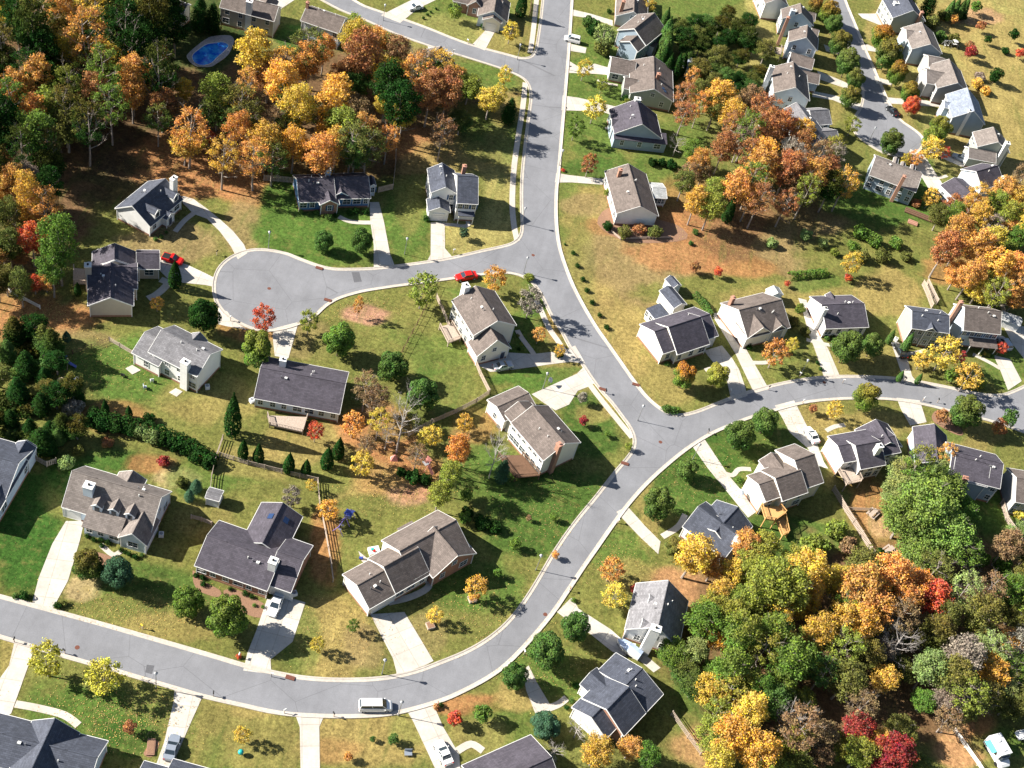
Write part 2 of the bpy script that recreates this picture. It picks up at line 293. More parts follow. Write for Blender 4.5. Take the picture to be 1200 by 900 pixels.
c = mixc(rng(vo.outputs["Distance"], .06, .11, .5, 0), c, (.5, .34, .14))
L.new(c, b.inputs["Base Color"])
bp = N.new("ShaderNodeBump"); bp.inputs["Strength"].default_value = .6; bp.inputs["Distance"].default_value = .12; L.new(nse(2.2, 7, .8), bp.inputs["Height"]); L.new(bp.outputs[0], b.inputs["Normal"])
me.materials.append(gm); go = link(bpy.data.objects.new("ground", me)); tag(go, kind="structure")

# ---------------------------------------------------------------- roads, kerbs
def W2(pts): return [tuple(P(x, y)[:2]) for x, y in pts]
E1 = [(640, -60), (638, 0), (632, 48), (629, 61), (623, 68), (611, 69.5), (597, 66), (556, 55), (530, 46), (503, 35), (470, 23), (440, 13), (420, 5), (395, -12), (370, -30)]
E2 = [(345, -18), (372, -4), (400, 11), (430, 23), (463, 38), (503, 52.5), (556, 69), (590, 80), (611, 89), (620, 97), (623.5, 107), (624, 118), (622, 133), (617, 173), (613.5, 213), (613.5, 250), (614, 268), (611, 279), (603, 286), (590, 290.5),
      (560, 297), (530, 304), (500, 309), (470, 313), (439, 316.5), (410, 317.5), (390, 317), (372, 313), (350, 305), (335, 299), (318, 295.5), (300, 294.5), (283, 298), (268, 306), (258, 317), (253.5, 331), (254, 346), (259, 358), (269, 369), (287, 379.5),
      (306, 385.5), (325, 384.5), (346, 379), (366, 369.5), (380, 357), (397, 347.5), (423, 340), (450, 335.5), (471, 332.5), (517, 326.5), (560, 320.5), (585, 318), (603, 319.5), (617, 324.5), (628, 333), (637, 346), (644.7, 362), (652.7, 377), (662, 391), (670, 406),
      (683, 424), (696.7, 444), (708, 459), (719, 471), (731, 487), (741, 501), (746, 515), (744, 528), (735, 541), (723, 555), (702, 582), (683, 605), (667, 626), (651, 650), (634, 679), (621, 700), (606, 721), (590, 738), (570, 753.5), (546, 767), (517, 779), (490, 789),
      (463, 795.5), (437, 798.7), (410, 799.7), (383, 799.3), (357, 797.3), (335, 794), (311, 789), (287, 783), (240, 769), (160, 746), (107, 731), (0, 702), (-60, 686), (-120, 668)]
E3 = [(-120, 706), (-60, 724), (0, 743.2), (72, 765), (107, 775), (149, 787), (205, 803.5), (240, 813.5), (290, 825), (317, 831), (343, 834.5), (383, 836.5), (423, 836.5), (455, 834), (482, 828.5), (517, 818), (543, 806.5), (570, 792), (592, 776), (617, 750.5), (644, 718.5),
      (664, 689.5), (681, 664), (697, 641), (718, 611), (735, 588.5), (755, 566), (777, 545.5), (803, 524.5), (830, 507.5), (857, 495.5), (881, 486.5), (915, 476.5), (947, 469), (987, 465.5), (1027, 465.3), (1055, 467.5), (1083, 472.5), (1112, 479.5), (1147, 488), (1175, 496), (1200, 505), (1260, 528)]
E4 = [(1290, 420), (1240, 437), (1203, 454), (1190, 460), (1176, 464.7), (1160, 465), (1140, 462), (1120, 457.5), (1093, 452), (1066, 447.3), (1040, 444.5), (1003, 443), (973, 443.5), (947, 446), (920, 450.7), (896, 456.5), (870, 464), (845, 473.5), (823, 482.5), (808, 487), (797, 488.5), (786, 487),
      (773, 480.5), (760, 470), (750, 459), (739, 444.5), (723, 421.5), (710, 403), (696.7, 384), (683, 361), (670, 336), (660.5, 312), (654, 291), (650.8, 271), (649.5, 247), (650.3, 220), (652, 208), (655, 173), (658.5, 133), (664.7, 58.7), (668.7, 0), (672, -60)]
E5 = [(968, -60), (972, -20), (976, 0), (985, 27), (995, 53), (1005, 80), (1013, 107), (1011, 125), (1003, 139), (1001, 150), (1008, 160.5), (1021, 170), (1035, 178), (1051, 182), (1067, 180.5), (1078, 172.5), (1080, 163), (1072, 154), (1051, 138.5), (1038.7, 117), (1034, 107), (1022.5, 80), (1010.5, 53), (1000, 27), (989, 0), (984, -20), (977, -60)]
asph = bpy.data.materials.new("worn_asphalt"); asph.use_nodes = True; t = asph.node_tree; N = t.nodes; L = t.links; b = N["Principled BSDF"]; tc = N.new("ShaderNodeTexCoord")
b.inputs["Roughness"].default_value = .85; b.inputs["Specular IOR Level"].default_value = .3
cb = N.new("ShaderNodeRGB"); cb.outputs[0].default_value = (.215, .217, .232, 1); c = cb.outputs[0]
mpa = N.new('ShaderNodeMapping'); mpa.inputs['Scale'].default_value = (1, .12, 1); L.new(tc.outputs['Object'], mpa.inputs[0]); c = scl(c, rng(nse(.12, 5), .3, .7, .84, 1.12)); c = scl(c, rng(nse(.7, 4, .7, mpa.outputs[0]), .3, .7, .94, 1.05)); c = scl(c, rng(nse(5, 6, .8), .3, .7, .86, 1.14)); c = scl(c, rng(nse(.9, 5, .7), .3, .7, .94, 1.05))
vo = N.new("ShaderNodeTexVoronoi"); vo.feature = 'DISTANCE_TO_EDGE'; vo.inputs["Scale"].default_value = .09; L.new(tc.outputs["Object"], vo.inputs["Vector"])
c = mixc(rng(vo.outputs["Distance"], 0, .006, .5, 0), c, (.08, .08, .085))
L.new(c, b.inputs["Base Color"])
def sheet(name, pts, z, m, kind="structure", label=None, cat=None):
    mb = MB(); mb.prism(pts, z - .04, z)
    if name == "driveway":      # slab joints follow the drive's long side
        e = max(range(len(pts)), key=lambda i: (Vector(pts[i - 1]) - Vector(pts[i])).length); d = Vector(pts[e]) - Vector(pts[e - 1]); a = -math.atan2(d.y, d.x); ox, oy = pts[e]
        mb.uv = [[((u - ox) * math.cos(a) - (v - oy) * math.sin(a), (u - ox) * math.sin(a) + (v - oy) * math.cos(a)) for u, v in q] for q in mb.uv]
    o = mb.build(name, m); tag(o, label, cat, kind=kind); return o
KERBS = []
net = []
for e in (E1, E2, E3, E4):
    s = smooth(W2(e), 3); KERBS.append(s); net += s
sheet("road", net, .02, asph)
s5 = smooth(W2(E5), 3); KERBS.append(s5); sheet("road", s5, .02, asph)
def ribbon(mb, line, prof, side):
    n = len(line); rows = []
    for i in range(n):
        a = Vector(line[max(0, i - 1)]); c_ = Vector(line[min(n - 1, i + 1)]); d = (c_ - a).normalized(); nn = Vector((-d.y, d.x)) * side
        rows.append([(line[i][0] + nn.x * o, line[i][1] + nn.y * o, z) for o, z in prof])
    for i in range(n - 1):
        for k in range(len(prof) - 1):
            q_ = [rows[i][k], rows[i + 1][k], rows[i + 1][k + 1], rows[i][k + 1]]
            mb.poly(q_ if side < 0 else q_[::-1])
for s in KERBS:
    A_, B_ = Vector(s[len(s) // 2]), Vector(s[len(s) // 2 + 1])
    mb = MB(); ribbon(mb, s, [(0, .0), (.02, .05), (.45, .06), (.6, .14), (.78, .15), (.8, 0)], -1)
    tag(mb.build("kerb", M['kerb']), kind="structure")
def strip(name, pts, w, z=.055, m=None):
    s = smooth(W2(pts), 4); mb = MB(); ribbon(mb, s, [(-w / 2, 0), (-w / 2, z), (w / 2, z), (w / 2, 0)], -1); o = mb.build(name, m or M['conc']); tag(o, kind="structure"); return o
strip("pavement", [(632, -40), (628.7, 0), (624.5, 40), (621, 62)], 1.3)
strip("pavement", [(615.5, 97), (612.7, 125), (607.3, 160), (602, 200), (600.3, 237), (602, 262), (606, 282)], 1.3)
strip("pavement", [(628, 352), (634, 364), (643, 384), (654, 400), (664, 415)], 1.2)
strip("pavement", [(684, 441), (701, 464), (722, 490), (741, 513)], 1.2)
F = Fr(120, 190, 6.925); G3 = Fr(590, 0, 3.75); G6 = Fr(290, 220, 3.75); G7 = Fr(590, 220, 3.75); G8 = Fr(880, 220, 3.75); K1 = Fr(0, 440, 3.75); K3 = Fr(590, 440, 3.75); K4 = Fr(880, 440, 3.75)
K5 = Fr(0, 660, 3.75); K6 = Fr(290, 660, 3.75); K7 = Fr(590, 660, 3.75); G2 = Fr(290, 0, 3.75); G4 = Fr(880, 0, 3.75); G5 = Fr(0, 220, 3.75); F2 = Fr(80, 270, 7.5); F33 = Fr(470, 0, 6.667)
DR = [[F(*p) for p in [(650, 275), (740, 300), (850, 380), (960, 470), (1060, 560), (1150, 670), (1177, 740), (1100, 790), (1040, 680), (950, 560), (850, 460), (740, 420), (650, 330)]],
 [F2(*p) for p in [(805, 235), (1040, 300), (1200, 375), (1290, 420), (1300, 500), (1200, 480), (1000, 460), (870, 420), (800, 350)]],
 [(433, 237), (444, 237), (450, 260), (457, 297), (463, 313), (438, 315), (438, 287), (434, 260)],
 [Fr(480, 180, 6.925)(*p) for p in [(172, 560), (285, 560), (287, 770), (355, 850), (135, 885), (170, 820)]],
 [(592, 413), (625, 415), (660, 411), (674, 405), (686, 426), (668, 424), (645, 427), (610, 432), (575, 436), (560, 428)],
 [(623, 462), (676, 438), (686, 428), (699, 448), (690, 453), (677, 458), (667, 474), (651, 481), (640, 474)],
 [(825, 411), (846, 405), (858, 420), (866, 433), (872, 450), (876, 464), (857, 470), (852, 447), (840, 430)],
 [(833, 367), (846, 367), (855, 380), (873, 407), (897, 449), (901, 456), (884, 461), (862, 415), (841, 380)],
 [Fr(850, 320, 6.316)(*p) for p in [(540, 185), (600, 200), (640, 340), (700, 470), (760, 560), (855, 780), (735, 785), (660, 560), (610, 430), (570, 270)]],
 [Fr(1020, 330, 7.5)(*p) for p in [(180, 530), (240, 530), (310, 600), (330, 700), (365, 830), (430, 910), (310, 900), (260, 770), (200, 590)]],
 [G8(*p) for p in [(1065, 735), (1140, 755), (1190, 850), (1130, 890), (1095, 800)]], [(1173, 377), (1210, 385), (1210, 433), (1187, 404)],
 [K4(*p) for p in [(105, 132), (190, 110), (240, 210), (290, 300), (320, 380), (340, 410), (300, 400), (250, 320), (170, 250), (140, 190)]],
 [K4(*p) for p in [(640, 98), (742, 110), (772, 205), (700, 220), (660, 150)]],
 [K3(*p) for p in [(822, 300), (880, 275), (990, 440), (1040, 500), (1110, 600), (1075, 625), (990, 520), (900, 410)]],
 [K3(*p) for p in [(495, 600), (545, 575), (620, 660), (690, 730), (680, 785), (590, 700)]],
 [K7(*p) for p in [(235, 215), (300, 150), (330, 200), (470, 290), (560, 370), (620, 400), (690, 460), (660, 480), (600, 430), (480, 390), (380, 310), (275, 245)]],
 [K7(*p) for p in [(85, 470), (110, 450), (150, 530), (210, 630), (200, 650), (140, 660), (100, 560)]],
 [K6(*p) for p in [(705, 655), (810, 605), (860, 720), (930, 840), (940, 960), (850, 960), (800, 850), (730, 700)]],
 [K5(*p) for p in [(770, 540), (895, 575), (830, 720), (770, 860), (740, 960), (660, 960), (720, 790), (760, 620)]],
 [K5(*p) for p in [(65, 340), (155, 368), (100, 520), (50, 660), (-40, 720), (-40, 560), (40, 450)]],
 [K6(*p) for p in [(210, 665), (335, 675), (316, 720), (320, 1000), (235, 1000), (230, 720)]],
 [(285, 786), (318, 790), (317, 773), (343, 752), (358, 706), (338, 700), (313, 702), (300, 740), (290, 765)],
 [K1(*p) for p in [(290, 640), (370, 640), (350, 730), (300, 900), (240, 1010), (228, 1035), (140, 1005), (170, 890), (230, 740)]],
 [K6(*p) for p in [(540, 225), (690, 215), (818, 430), (780, 450), (652, 497), (655, 480), (640, 420)]],
 [G6(*p) for p in [(118, 618), (225, 590), (200, 680), (180, 750), (120, 740), (110, 650)]], [G5(*p) for p in [(958, 530), (1000, 545), (1030, 590), (1090, 625), (1000, 610), (958, 600)]],
 [F33(*p) for p in [(665, 230), (735, 245), (655, 395), (550, 355)]], [(446, 18), (476, 3), (500, -8), (515, -2), (490, 10), (469, 27)], [F33(*p) for p in [(205, 345), (290, 380), (410, 428), (390, 440), (280, 400), (215, 400)]],
 [G3(*p) for p in [(295, 40), (380, 60), (480, 90), (480, 115), (400, 85), (295, 68)]], [G3(*p) for p in [(285, 190), (365, 210), (360, 235), (283, 222)]],
 [G3(*p) for p in [(278, 262), (340, 300), (400, 280), (470, 300), (465, 330), (400, 325), (272, 320)]], [G3(*p) for p in [(260, 420), (330, 430), (500, 470), (490, 510), (430, 490), (255, 485)]], [G3(*p) for p in [(232, 760), (290, 770), (450, 788), (440, 812), (300, 802), (226, 802)]],
 [G4(*p) for p in [(290, 310), (400, 355), (480, 395), (500, 420), (405, 385), (305, 350)]], [G4(*p) for p in [(270, 400), (370, 420), (490, 460), (480, 490), (360, 440), (270, 425)]], [G4(*p) for p in [(320, 195), (380, 220), (440, 240), (440, 255), (330, 225)]],
 [G4(*p) for p in [(480, 190), (510, 195), (560, 215), (560, 230), (490, 220)]], [G4(*p) for p in [(542, 335), (590, 350), (620, 355), (620, 375), (552, 368)]], [G4(*p) for p in [(575, 425), (640, 432), (760, 440), (830, 455), (830, 470), (650, 458), (588, 455)]], [G4(*p) for p in [(700, 655), (760, 680), (830, 790), (850, 820), (790, 845), (740, 760), (690, 690)]],
 [G4(*p) for p in [(470, 60), (560, 60), (600, 100), (590, 120), (490, 80)]], [G4(*p) for p in [(752, 620), (800, 640), (900, 700), (940, 720), (930, 735), (850, 700), (748, 650)]],
 [(300, 8), (330, -20), (370, -20), (345, 0), (318, 18)]]
slab = bpy.data.materials.new("driveway_slabs"); slab.use_nodes = True; t = slab.node_tree; N = t.nodes; L = t.links; b = N["Principled BSDF"]; tc = N.new("ShaderNodeTexCoord"); b.inputs["Roughness"].default_value = .85
br = N.new("ShaderNodeTexBrick"); L.new(tc.outputs["UV"], br.inputs["Vector"]); br.offset = 0; br.inputs["Scale"].default_value = 1; br.inputs["Brick Width"].default_value = 3.6; br.inputs["Row Height"].default_value = 2.7; br.inputs["Mortar Size"].default_value = .05; br.inputs["Mortar Smooth"].default_value = .3
br.inputs["Color1"].default_value = (.56, .52, .46, 1); br.inputs["Color2"].default_value = (.51, .465, .405, 1); br.inputs["Mortar"].default_value = (.38, .33, .27, 1)
c = scl(br.outputs[0], rng(nse(.35, 5, .7), .3, .7, .82, 1.1)); c = scl(c, rng(nse(2.5, 5, .7), .3, .7, .9, 1.08)); L.new(c, b.inputs["Base Color"])
for d in DR: sheet("driveway", W2(d), .045, slab)
for pts, w in [([F(740, 415), F(660, 480), F(590, 565)], 1.1), ([F2(810, 430), F2(870, 470), F2(780, 560), F2(700, 600)], 1.5), ([(397, 254), (412, 260), (438, 261)], 1.2), ([Fr(480, 180, 6.925)(*p) for p in [(280, 575), (360, 580), (440, 590), (475, 575), (470, 540)]], 1.0),
               ([(606, 387), (612, 397), (622, 410), (626, 416)], 1.1), ([(845, 553), (858, 557), (866, 550), (880, 550)], 1.0), ([(776, 629), (795, 617), (803, 603)], 1.2), ([(643, 830), (655, 825), (664, 818)], 1.2), ([(536, 880), (552, 872), (566, 880)], 1.2),
               ([(18, 825), (45, 830), (75, 838), (92, 850)], 1.2), ([(455, 706), (480, 700), (500, 690), (503, 680), (495, 676)], 1.2), ([(880, 425), (897, 425), (905, 422)], 1.0), ([(895, 370), (880, 355)], .3), ([(1062, 415), (1075, 413), (1085, 410)], .9), ([(1140, 415), (1160, 425), (1172, 432)], 1.0),
               ([(1083, 195), (1096, 208), (1110, 206)], .9), ([(118, 638), (132, 650), (142, 646)], .9), ([(633, 82), (632, 60)], .01), ([(709, 150), (720, 152), (728, 156)], .8), ([(968, 505), (978, 500), (990, 498)], 1.0), ([(757, 690), (765, 700), (770, 712)], 1.0), ([(826, 434), (836, 432), (846, 436)], 1.0), ([(945, 398), (960, 402), (975, 405)], 1.0), ([(700, 94), (712, 98), (724, 100)], .8)]:
    if w > .2: strip("footpath", pts, w, .05)
for i, (x, y) in enumerate([(90.5, 758.7), (639, 720), (774, 518), (624.8, 299), (315.5, 338), (966, 448)]):
    mb = MB(); c_ = P(x, y, .024); mb.prism([(c_.x + .38 * math.cos(a), c_.y + .38 * math.sin(a)) for a in np.linspace(0, 2 * math.pi, 14)[:-1]], .0, .027)
    tag(mb.build("manhole_cover", M['rust']), ["rusty round manhole cover in the bottom street near the two yellow trees", "rusty manhole cover in the street on the lower bend", "rusty manhole cover in the middle of the lower street junction", "rusty manhole cover where the cul-de-sac meets the main road", "rusty manhole cover in the cul-de-sac circle", "rusty manhole cover in the right-hand street before the white house"][i], "manhole cover", "manhole covers in the roads")
dr_l = [(343, 793.5), (371, 367, ), (373, 313.5), (706, 457), (731, 540), (744, 449)]
for i, (x, y) in enumerate([(340, 794.5), (384, 352), (374, 314.5), (706, 456.5), (732, 543.5), (745, 451)]):
    mb = MB(); c_ = P(x, y); mb.box((c_.x, c_.y, .12), (1.5, .7, .12)); o = mb.build("storm_drain", M['rust'])
    tag(o, ["rusty storm drain inlet in the kerb below the dark-roofed house with the silver car", "rusty storm drain inlet on the lower side of the cul-de-sac throat", "rusty storm drain inlet on the upper side of the cul-de-sac throat", "rusty storm drain inlet beside the narrow lawn strip at the junction", "rusty storm drain inlet on the kerb below the junction corner", "rusty storm drain inlet on the right kerb above the junction"][i], "storm drain", "storm drains in the kerbs")
for pts in ([(172, 779), (181, 780), (178, 790), (170, 788)], [(412, 319), (421, 319), (424, 330), (415, 331)]):
    sheet("road_patch", W2(pts), .026, mat("old_patch_asphalt", (.12, .12, .13), .9, noise=.2, scale=4))
for pts in ([(712, 244), (735, 252), (790, 262), (805, 280), (760, 285), (725, 280), (700, 262)], [(262, 692), (280, 692), (300, 702), (313, 712), (305, 724), (285, 718), (268, 706)], [(96, 645), (130, 652), (125, 662), (92, 660)], [(226, 668), (236, 680), (258, 692), (255, 700), (230, 690)],
            [(1093, 485), (1103, 482), (1128, 505), (1122, 510), (1095, 495)], [(180, 868), (168, 883), (178, 887), (187, 872)]):
    sheet("mulch_bed", W2(smooth(pts, 3, True)), .035, M['mulch'])
# ---------------------------------------------------------------- houses
WINMESH = {}
def winmesh(w, h, kind):
    k = (round(w, 2), round(h, 2), kind)
    if k in WINMESH: return WINMESH[k]
    # local: x along the wall, y outwards, z up; origin at the opening's centre
    fr = MB(); b = .09
    for (cx, cz, dx, dz) in ((0, h / 2 + b / 2, w + 2 * b, b), (0, -h / 2 - b / 2, w + 2 * b + .1, b), (-w / 2 - b / 2, 0, b, h), (w / 2 + b / 2, 0, b, h)):
        fr.box((cx, .04, cz), (dx, .09, dz))
    if kind == 'w': fr.box((0, .045, 0), (w, .05, .05)); fr.box((0, .042, 0), (.04, .05, h))
    pn = MB(); pn.box((0, .02, 0), (w, .03, h))
    if kind == 'g':
        pn = MB()
        for i in range(4): pn.box((0, .025, -h / 2 + h * (i + .5) / 4), (w, .05, h / 4 - .04))
    if kind == 'd': pn.box((0, .045, -h * .22), (w * .6, .03, h * .35)); pn.box((0, .045, h * .2), (w * .6, .03, h * .3))
    r = (fr.mesh("frame", M['trim']), pn.mesh("pane", {'w': M['glass'], 'g': M['gd'], 'd': M['door'], 'p': M['glass']}[kind]))
    WINMESH[k] = r; return r
class Wing: pass
def make_house(label, wings, wall='white', roof='tan', chims=(), dormers=(), gd=(), doors=(), win=None, decks=(), skyl=(), vents=3, group=None, cat='house', name='house', trim=True, found=True, shutters=False, seed=0):
    """wings: ('e', A, B, {C|R, he, p, w}) eave line A-B, the ridge runs beside it; ('g', A, C, {L, R, he, p}) gable front A-C;
       ('s', A, B, {C, he, hi}) lean-to roof rising away from A-B"""
    rs = random.Random(seed or int(wings[0][1][0] * 7 + wings[0][1][1]))
    ws = []; main_dir = None
    for wi, (ty, A, B, o) in enumerate(wings):
        he = o.get('he', 3.0); a, b = P(*A, he).xy, P(*B, he).xy
        d = (b - a); ang = math.atan2(d.y, d.x)
        if main_dir is None: main_dir = ang if ty != 'g' else ang
        else:
            k = round((ang - main_dir) / (math.pi / 2)); na = main_dir + k * math.pi / 2
            if not o.get('free'):
                mid = (a + b) / 2; hl = d.length / 2; dd = Vector((math.cos(na), math.sin(na))); a, b = mid - dd * hl, mid + dd * hl
        d = (b - a); Lab = d.length; d.normalize(); nrm = Vector((-d.y, d.x)); p = o.get('p', .58); w = Wing()
        w.he = he; w.ty = ty; w.o_ = o
        def cross(R, z): return (P(*R, z).xy - a).dot(nrm)
        if ty in 'es':
            if 'C' in o: Wd = cross(o['C'], he)
            elif 'w' in o: Wd = o['w']
            else:
                Wd = 6
                for _ in range(40):                      # ridge mark + pitch give the half width
                    z = he + p * abs(Wd) / 2; Wd = .5 * Wd + .5 * 2 * cross(o['R'], z)
            if Wd < 0: nrm = -nrm; Wd = -Wd
            if 'C' in o and 'R' in o and 'p' not in o:
                best = None
                for i in range(60):
                    z = he + .15 * i; e = abs((P(*o['R'], z).xy - a).dot(nrm) - Wd / 2)
                    if best is None or e < best[0]: best = (e, z)
                p = min(.95, max(.33, (best[1] - he) / (Wd / 2)))
            w.o = a; w.u = d; w.v = nrm; w.L = Lab; w.W = Wd
        else:
            Ln = o.get('L', 5)
            if isinstance(Ln, tuple): Ln = abs((P(*Ln, he).xy - a).dot(nrm))
            if 'R' in o and 'p' not in o:
                best = None
                for i in range(60):
                    z = he + .12 * i; q = P(*o['R'], z).xy; e = abs((q - a).dot(nrm))
                    if best is None or e < best[0]: best = (e, z)
                p = min(.95, max(.33, (best[1] - he) / (Lab / 2)))
            w.o = a; w.u = nrm; w.v = d; w.L = Ln; w.W = Lab
        w.p = p; w.rise = p * w.W / 2
        if ty == 's': w.hi = o.get('hi', he + .25 * w.W); w.p = (w.hi - he) / w.W; w.rise = w.hi - he
        ws.append(w)
    m = ws[0]; cen = m.o + m.u * m.L / 2 + m.v * m.W / 2
    root = thing(name, (cen.x, cen.y, 0), 0, label, cat, group)
    if m.ty != 'g': rot = math.atan2(m.u.y, m.u.x)
    else: rot = math.atan2(m.v.y, m.v.x)
    root.rotation_euler = (0, 0, rot)
    cr, sr = math.cos(-rot), math.sin(-rot)
    def loc(x, y, z=0): x -= cen.x; y -= cen.y; return (x * cr - y * sr, x * sr + y * cr, z)
    def lp(w, u, v, z): q = w.o + w.u * u + w.v * v; return loc(q.x, q.y, z)
    wallm = WALL[wall] if isinstance(wall, str) else WALL[wall[0]]
    OE, OG, T = .38, .25, .16
    def inside(pt, skip, z=0):
        for k, w in enumerate(ws):
            if k == skip: continue
            r = pt - w.o; uu, vv = r.dot(w.u), r.dot(w.v)
            if -.2 < uu < w.L + .2 and -.2 < vv < w.W + .2 and z - 1.3 < w.he + w.p * min(vv, w.W - vv): return True
        return False
    for wi, w in enumerate(ws):
        he, p = w.he, w.p; mw = MB(); oe = OE if w.W > 3.5 else .2; og = OG if w.W > 3.5 else .15
        u0, u1, v0, v1 = og, w.L - og, oe, w.W - oe; zt = he + p * oe - T; hs = w.W / 2
        wm = wallm if not isinstance(wall, (list, tuple)) or wi >= len(wall) else WALL[wall[wi]]
        if w.ty == 's':
            za, zb = he + p * oe - T, he + p * (w.W - oe) - T
            if not w.o_.get('open'):
                for q in ([(u0, v0, 0), (u1, v0, 0), (u1, v0, za), (u0, v0, za)], [(u1, v0, 0), (u1, v1, 0), (u1, v1, zb), (u1, v0, za)], [(u0, v1, 0), (u0, v0, 0), (u0, v0, za), (u0, v1, zb)], [(u1, v1, 0), (u0, v1, 0), (u0, v1, zb), (u1, v1, zb)]):
                    mw.poly([lp(w, *x) for x in q])
                mw.build("wall", wm, root)
            else:
                n = max(2, int(w.L / 2.6) + 1)
                for i in range(n):
                    q = lp(w, u0 + .1 + (u1 - u0 - .2) * i / (n - 1), v0 + .1, 0); pb = MB(); pb.box((q[0], q[1], za / 2), (.16, .16, za)); pb.build("porch_post", M['trim'], root)
            mr = MB(); A_, B_, C_, D_ = lp(w, 0, 0, he), lp(w, w.L, 0, he), lp(w, w.L, w.W, w.hi), lp(w, 0, w.W, w.hi)
            sl = math.hypot(w.W, w.hi - he)
            def slab(mb, q, uv, th=.12):
                mb.poly(q, uv); lo = [(x, y, z - th) for x, y, z in q]; mb.poly(lo[::-1])
                for i in range(4): j = (i + 1) % 4; mb.poly([q[i], lo[i], lo[j], q[j]])
            slab(mr, [A_, B_, C_, D_], [(0, 0), (w.L, 0), (w.L, sl), (0, sl)]); mr.build("roof", ROOF[w.o_.get('roof', roof)], root)
            continue
        fl = 1 if (w.u.x * w.v.y - w.u.y * w.v.x) > 0 else -1
        za = he + p * hs - T
        for q in ([(u0, v0, 0), (u1, v0, 0), (u1, v0, zt), (u0, v0, zt)], [(u1, v1, 0), (u0, v1, 0), (u0, v1, zt), (u1, v1, zt)],
                  [(u1, v0, 0), (u1, v1, 0), (u1, v1, zt), (u1, hs, za), (u1, v0, zt)], [(u0, v1, 0), (u0, v0, 0), (u0, v0, zt), (u0, hs, za), (u0, v1, zt)]):
            q = [lp(w, *x) for x in q]; mw.poly(q if fl > 0 else q[::-1])
        mw.build("wall", wm, root)
        mr = MB(); zr = he + w.rise; sl = math.hypot(hs, w.rise); th = .13; ov = rs.random() * 30
        def slab2(q, uv):
            if fl < 0: q = q[::-1]; uv = uv[::-1]
            mr.poly(q, uv); lo = [(x, y, z - th) for x, y, z in q]; mr.poly(lo[::-1], [(0, 0)] * 4)
            for i in range(4): j = (i + 1) % 4; mr.poly([q[i], lo[i], lo[j], q[j]], [(0, 0)] * 4)
        slab2([lp(w, 0, 0, he), lp(w, w.L, 0, he), lp(w, w.L, hs, zr), lp(w, 0, hs, zr)], [(ov, 0), (ov + w.L, 0), (ov + w.L, sl), (ov, sl)])
        slab2([lp(w, w.L, w.W, he), lp(w, 0, w.W, he), lp(w, 0, hs, zr), lp(w, w.L, hs, zr)], [(ov, 9), (ov + w.L, 9), (ov + w.L, 9 + sl), (ov, 9 + sl)])
        mr.build("roof", ROOF[w.o_.get('roof', roof)], root)
        rc = MB(); q0, q1 = lp(w, -.01, hs, zr + .0), lp(w, w.L + .01, hs, zr + .0); rc.tube(q0, q1, .09, .09, 4); rc.build("ridge_cap", ROOF[w.o_.get('roof', roof)], root)
        if trim:
            mt = MB()
            for uu in (-.03, w.L + .03):
                for (va, za2, vb, zb2) in ((-.02, he - p * .02, hs, zr), (w.W + .02, he - p * .02, hs, zr)):
                    q = [lp(w, uu - .03, va, za2 + .015), lp(w, uu + .03, va, za2 + .015), lp(w, uu + .03, vb, zb2 + .015), lp(w, uu - .03, vb, zb2 + .015)]
                    lo = [(x, y, z - .26) for x, y, z in q]; mt.poly(q); mt.poly(lo[::-1])
                    for i in range(4): j = (i + 1) % 4; mt.poly([q[i], lo[i], lo[j], q[j]])
            for vv in (-.045, w.W + .045):
                q0, q1 = lp(w, 0, vv, he - .07), lp(w, w.L, vv, he - .07); c_ = ((q0[0] + q1[0]) / 2, (q0[1] + q1[1]) / 2, he - .09)
                ax = Vector((q1[0] - q0[0], q1[1] - q0[1])).normalized(); mt.box(c_, (w.L, .08, .16), (ax.x, ax.y))
            # corner boards
            for uu in (u0, u1):
                for vv in (v0, v1):
                    q = lp(w, uu, vv, zt / 2); mt.box(q, (.16, .16, zt), (math.cos(math.atan2(w.u.y, w.u.x) - rot), math.sin(math.atan2(w.u.y, w.u.x) - rot)))
            mt.build("roof_trim", M['trim'], root)
        if found and wi < 2:
            mf = MB(); q = lp(w, w.L / 2, w.W / 2, .22); a_ = math.atan2(w.u.y, w.u.x) - rot; mf.box(q, (u1 - u0 + .08, v1 - v0 + .08, .44), (math.cos(a_), math.sin(a_))); mf.build("foundation", M['found'], root)
    # openings
    def place(w, wi, face, along, z, ww, hh, kind, nm):
        if face == 'v0': q = w.o + w.u * along + w.v * (OE if w.W > 3.5 else .2); out = -w.v; ax = w.u
        elif face == 'v1': q = w.o + w.u * along + w.v * (w.W - (OE if w.W > 3.5 else .2)); out = w.v; ax = w.u
        elif face == 'u0': q = w.o + w.v * along + w.u * (OG if w.W > 3.5 else .15); out = -w.u; ax = w.v
        else: q = w.o + w.v * along + w.u * (w.L - (OG if w.W > 3.5 else .15)); out = w.u; ax = w.v
        if inside(q + out * .35, wi, z): return False
        fm, pm = winmesh(ww, hh, kind)
        ang = math.atan2(out.y, out.x) - math.pi / 2 - rot
        f = link(bpy.data.objects.new(nm, fm), root); f.location = loc(q.x, q.y, z); f.rotation_euler = (0, 0, ang)
        g = link(bpy.data.objects.new({'w': 'pane', 'g': 'door_panel', 'd': 'door_leaf', 'p': 'pane'}[kind], pm), f)
        if shutters and kind == 'w' and ww < 1.3:
            for s_ in (-1, 1):
                sb = MB(); sb.box((s_ * (ww / 2 + .28), .03, 0), (.3, .05, hh)); sb.build("shutter", M['shutter'], f)
        return True
    used = {}
    for (wi, face, frac, width) in gd:
        w = ws[wi]; full = w.W if face[0] == 'u' else w.L
        place(w, wi, face, full * frac, 1.1, width, 2.1, 'g', "garage_door"); used.setdefault((wi, face), []).append((full * frac, width))
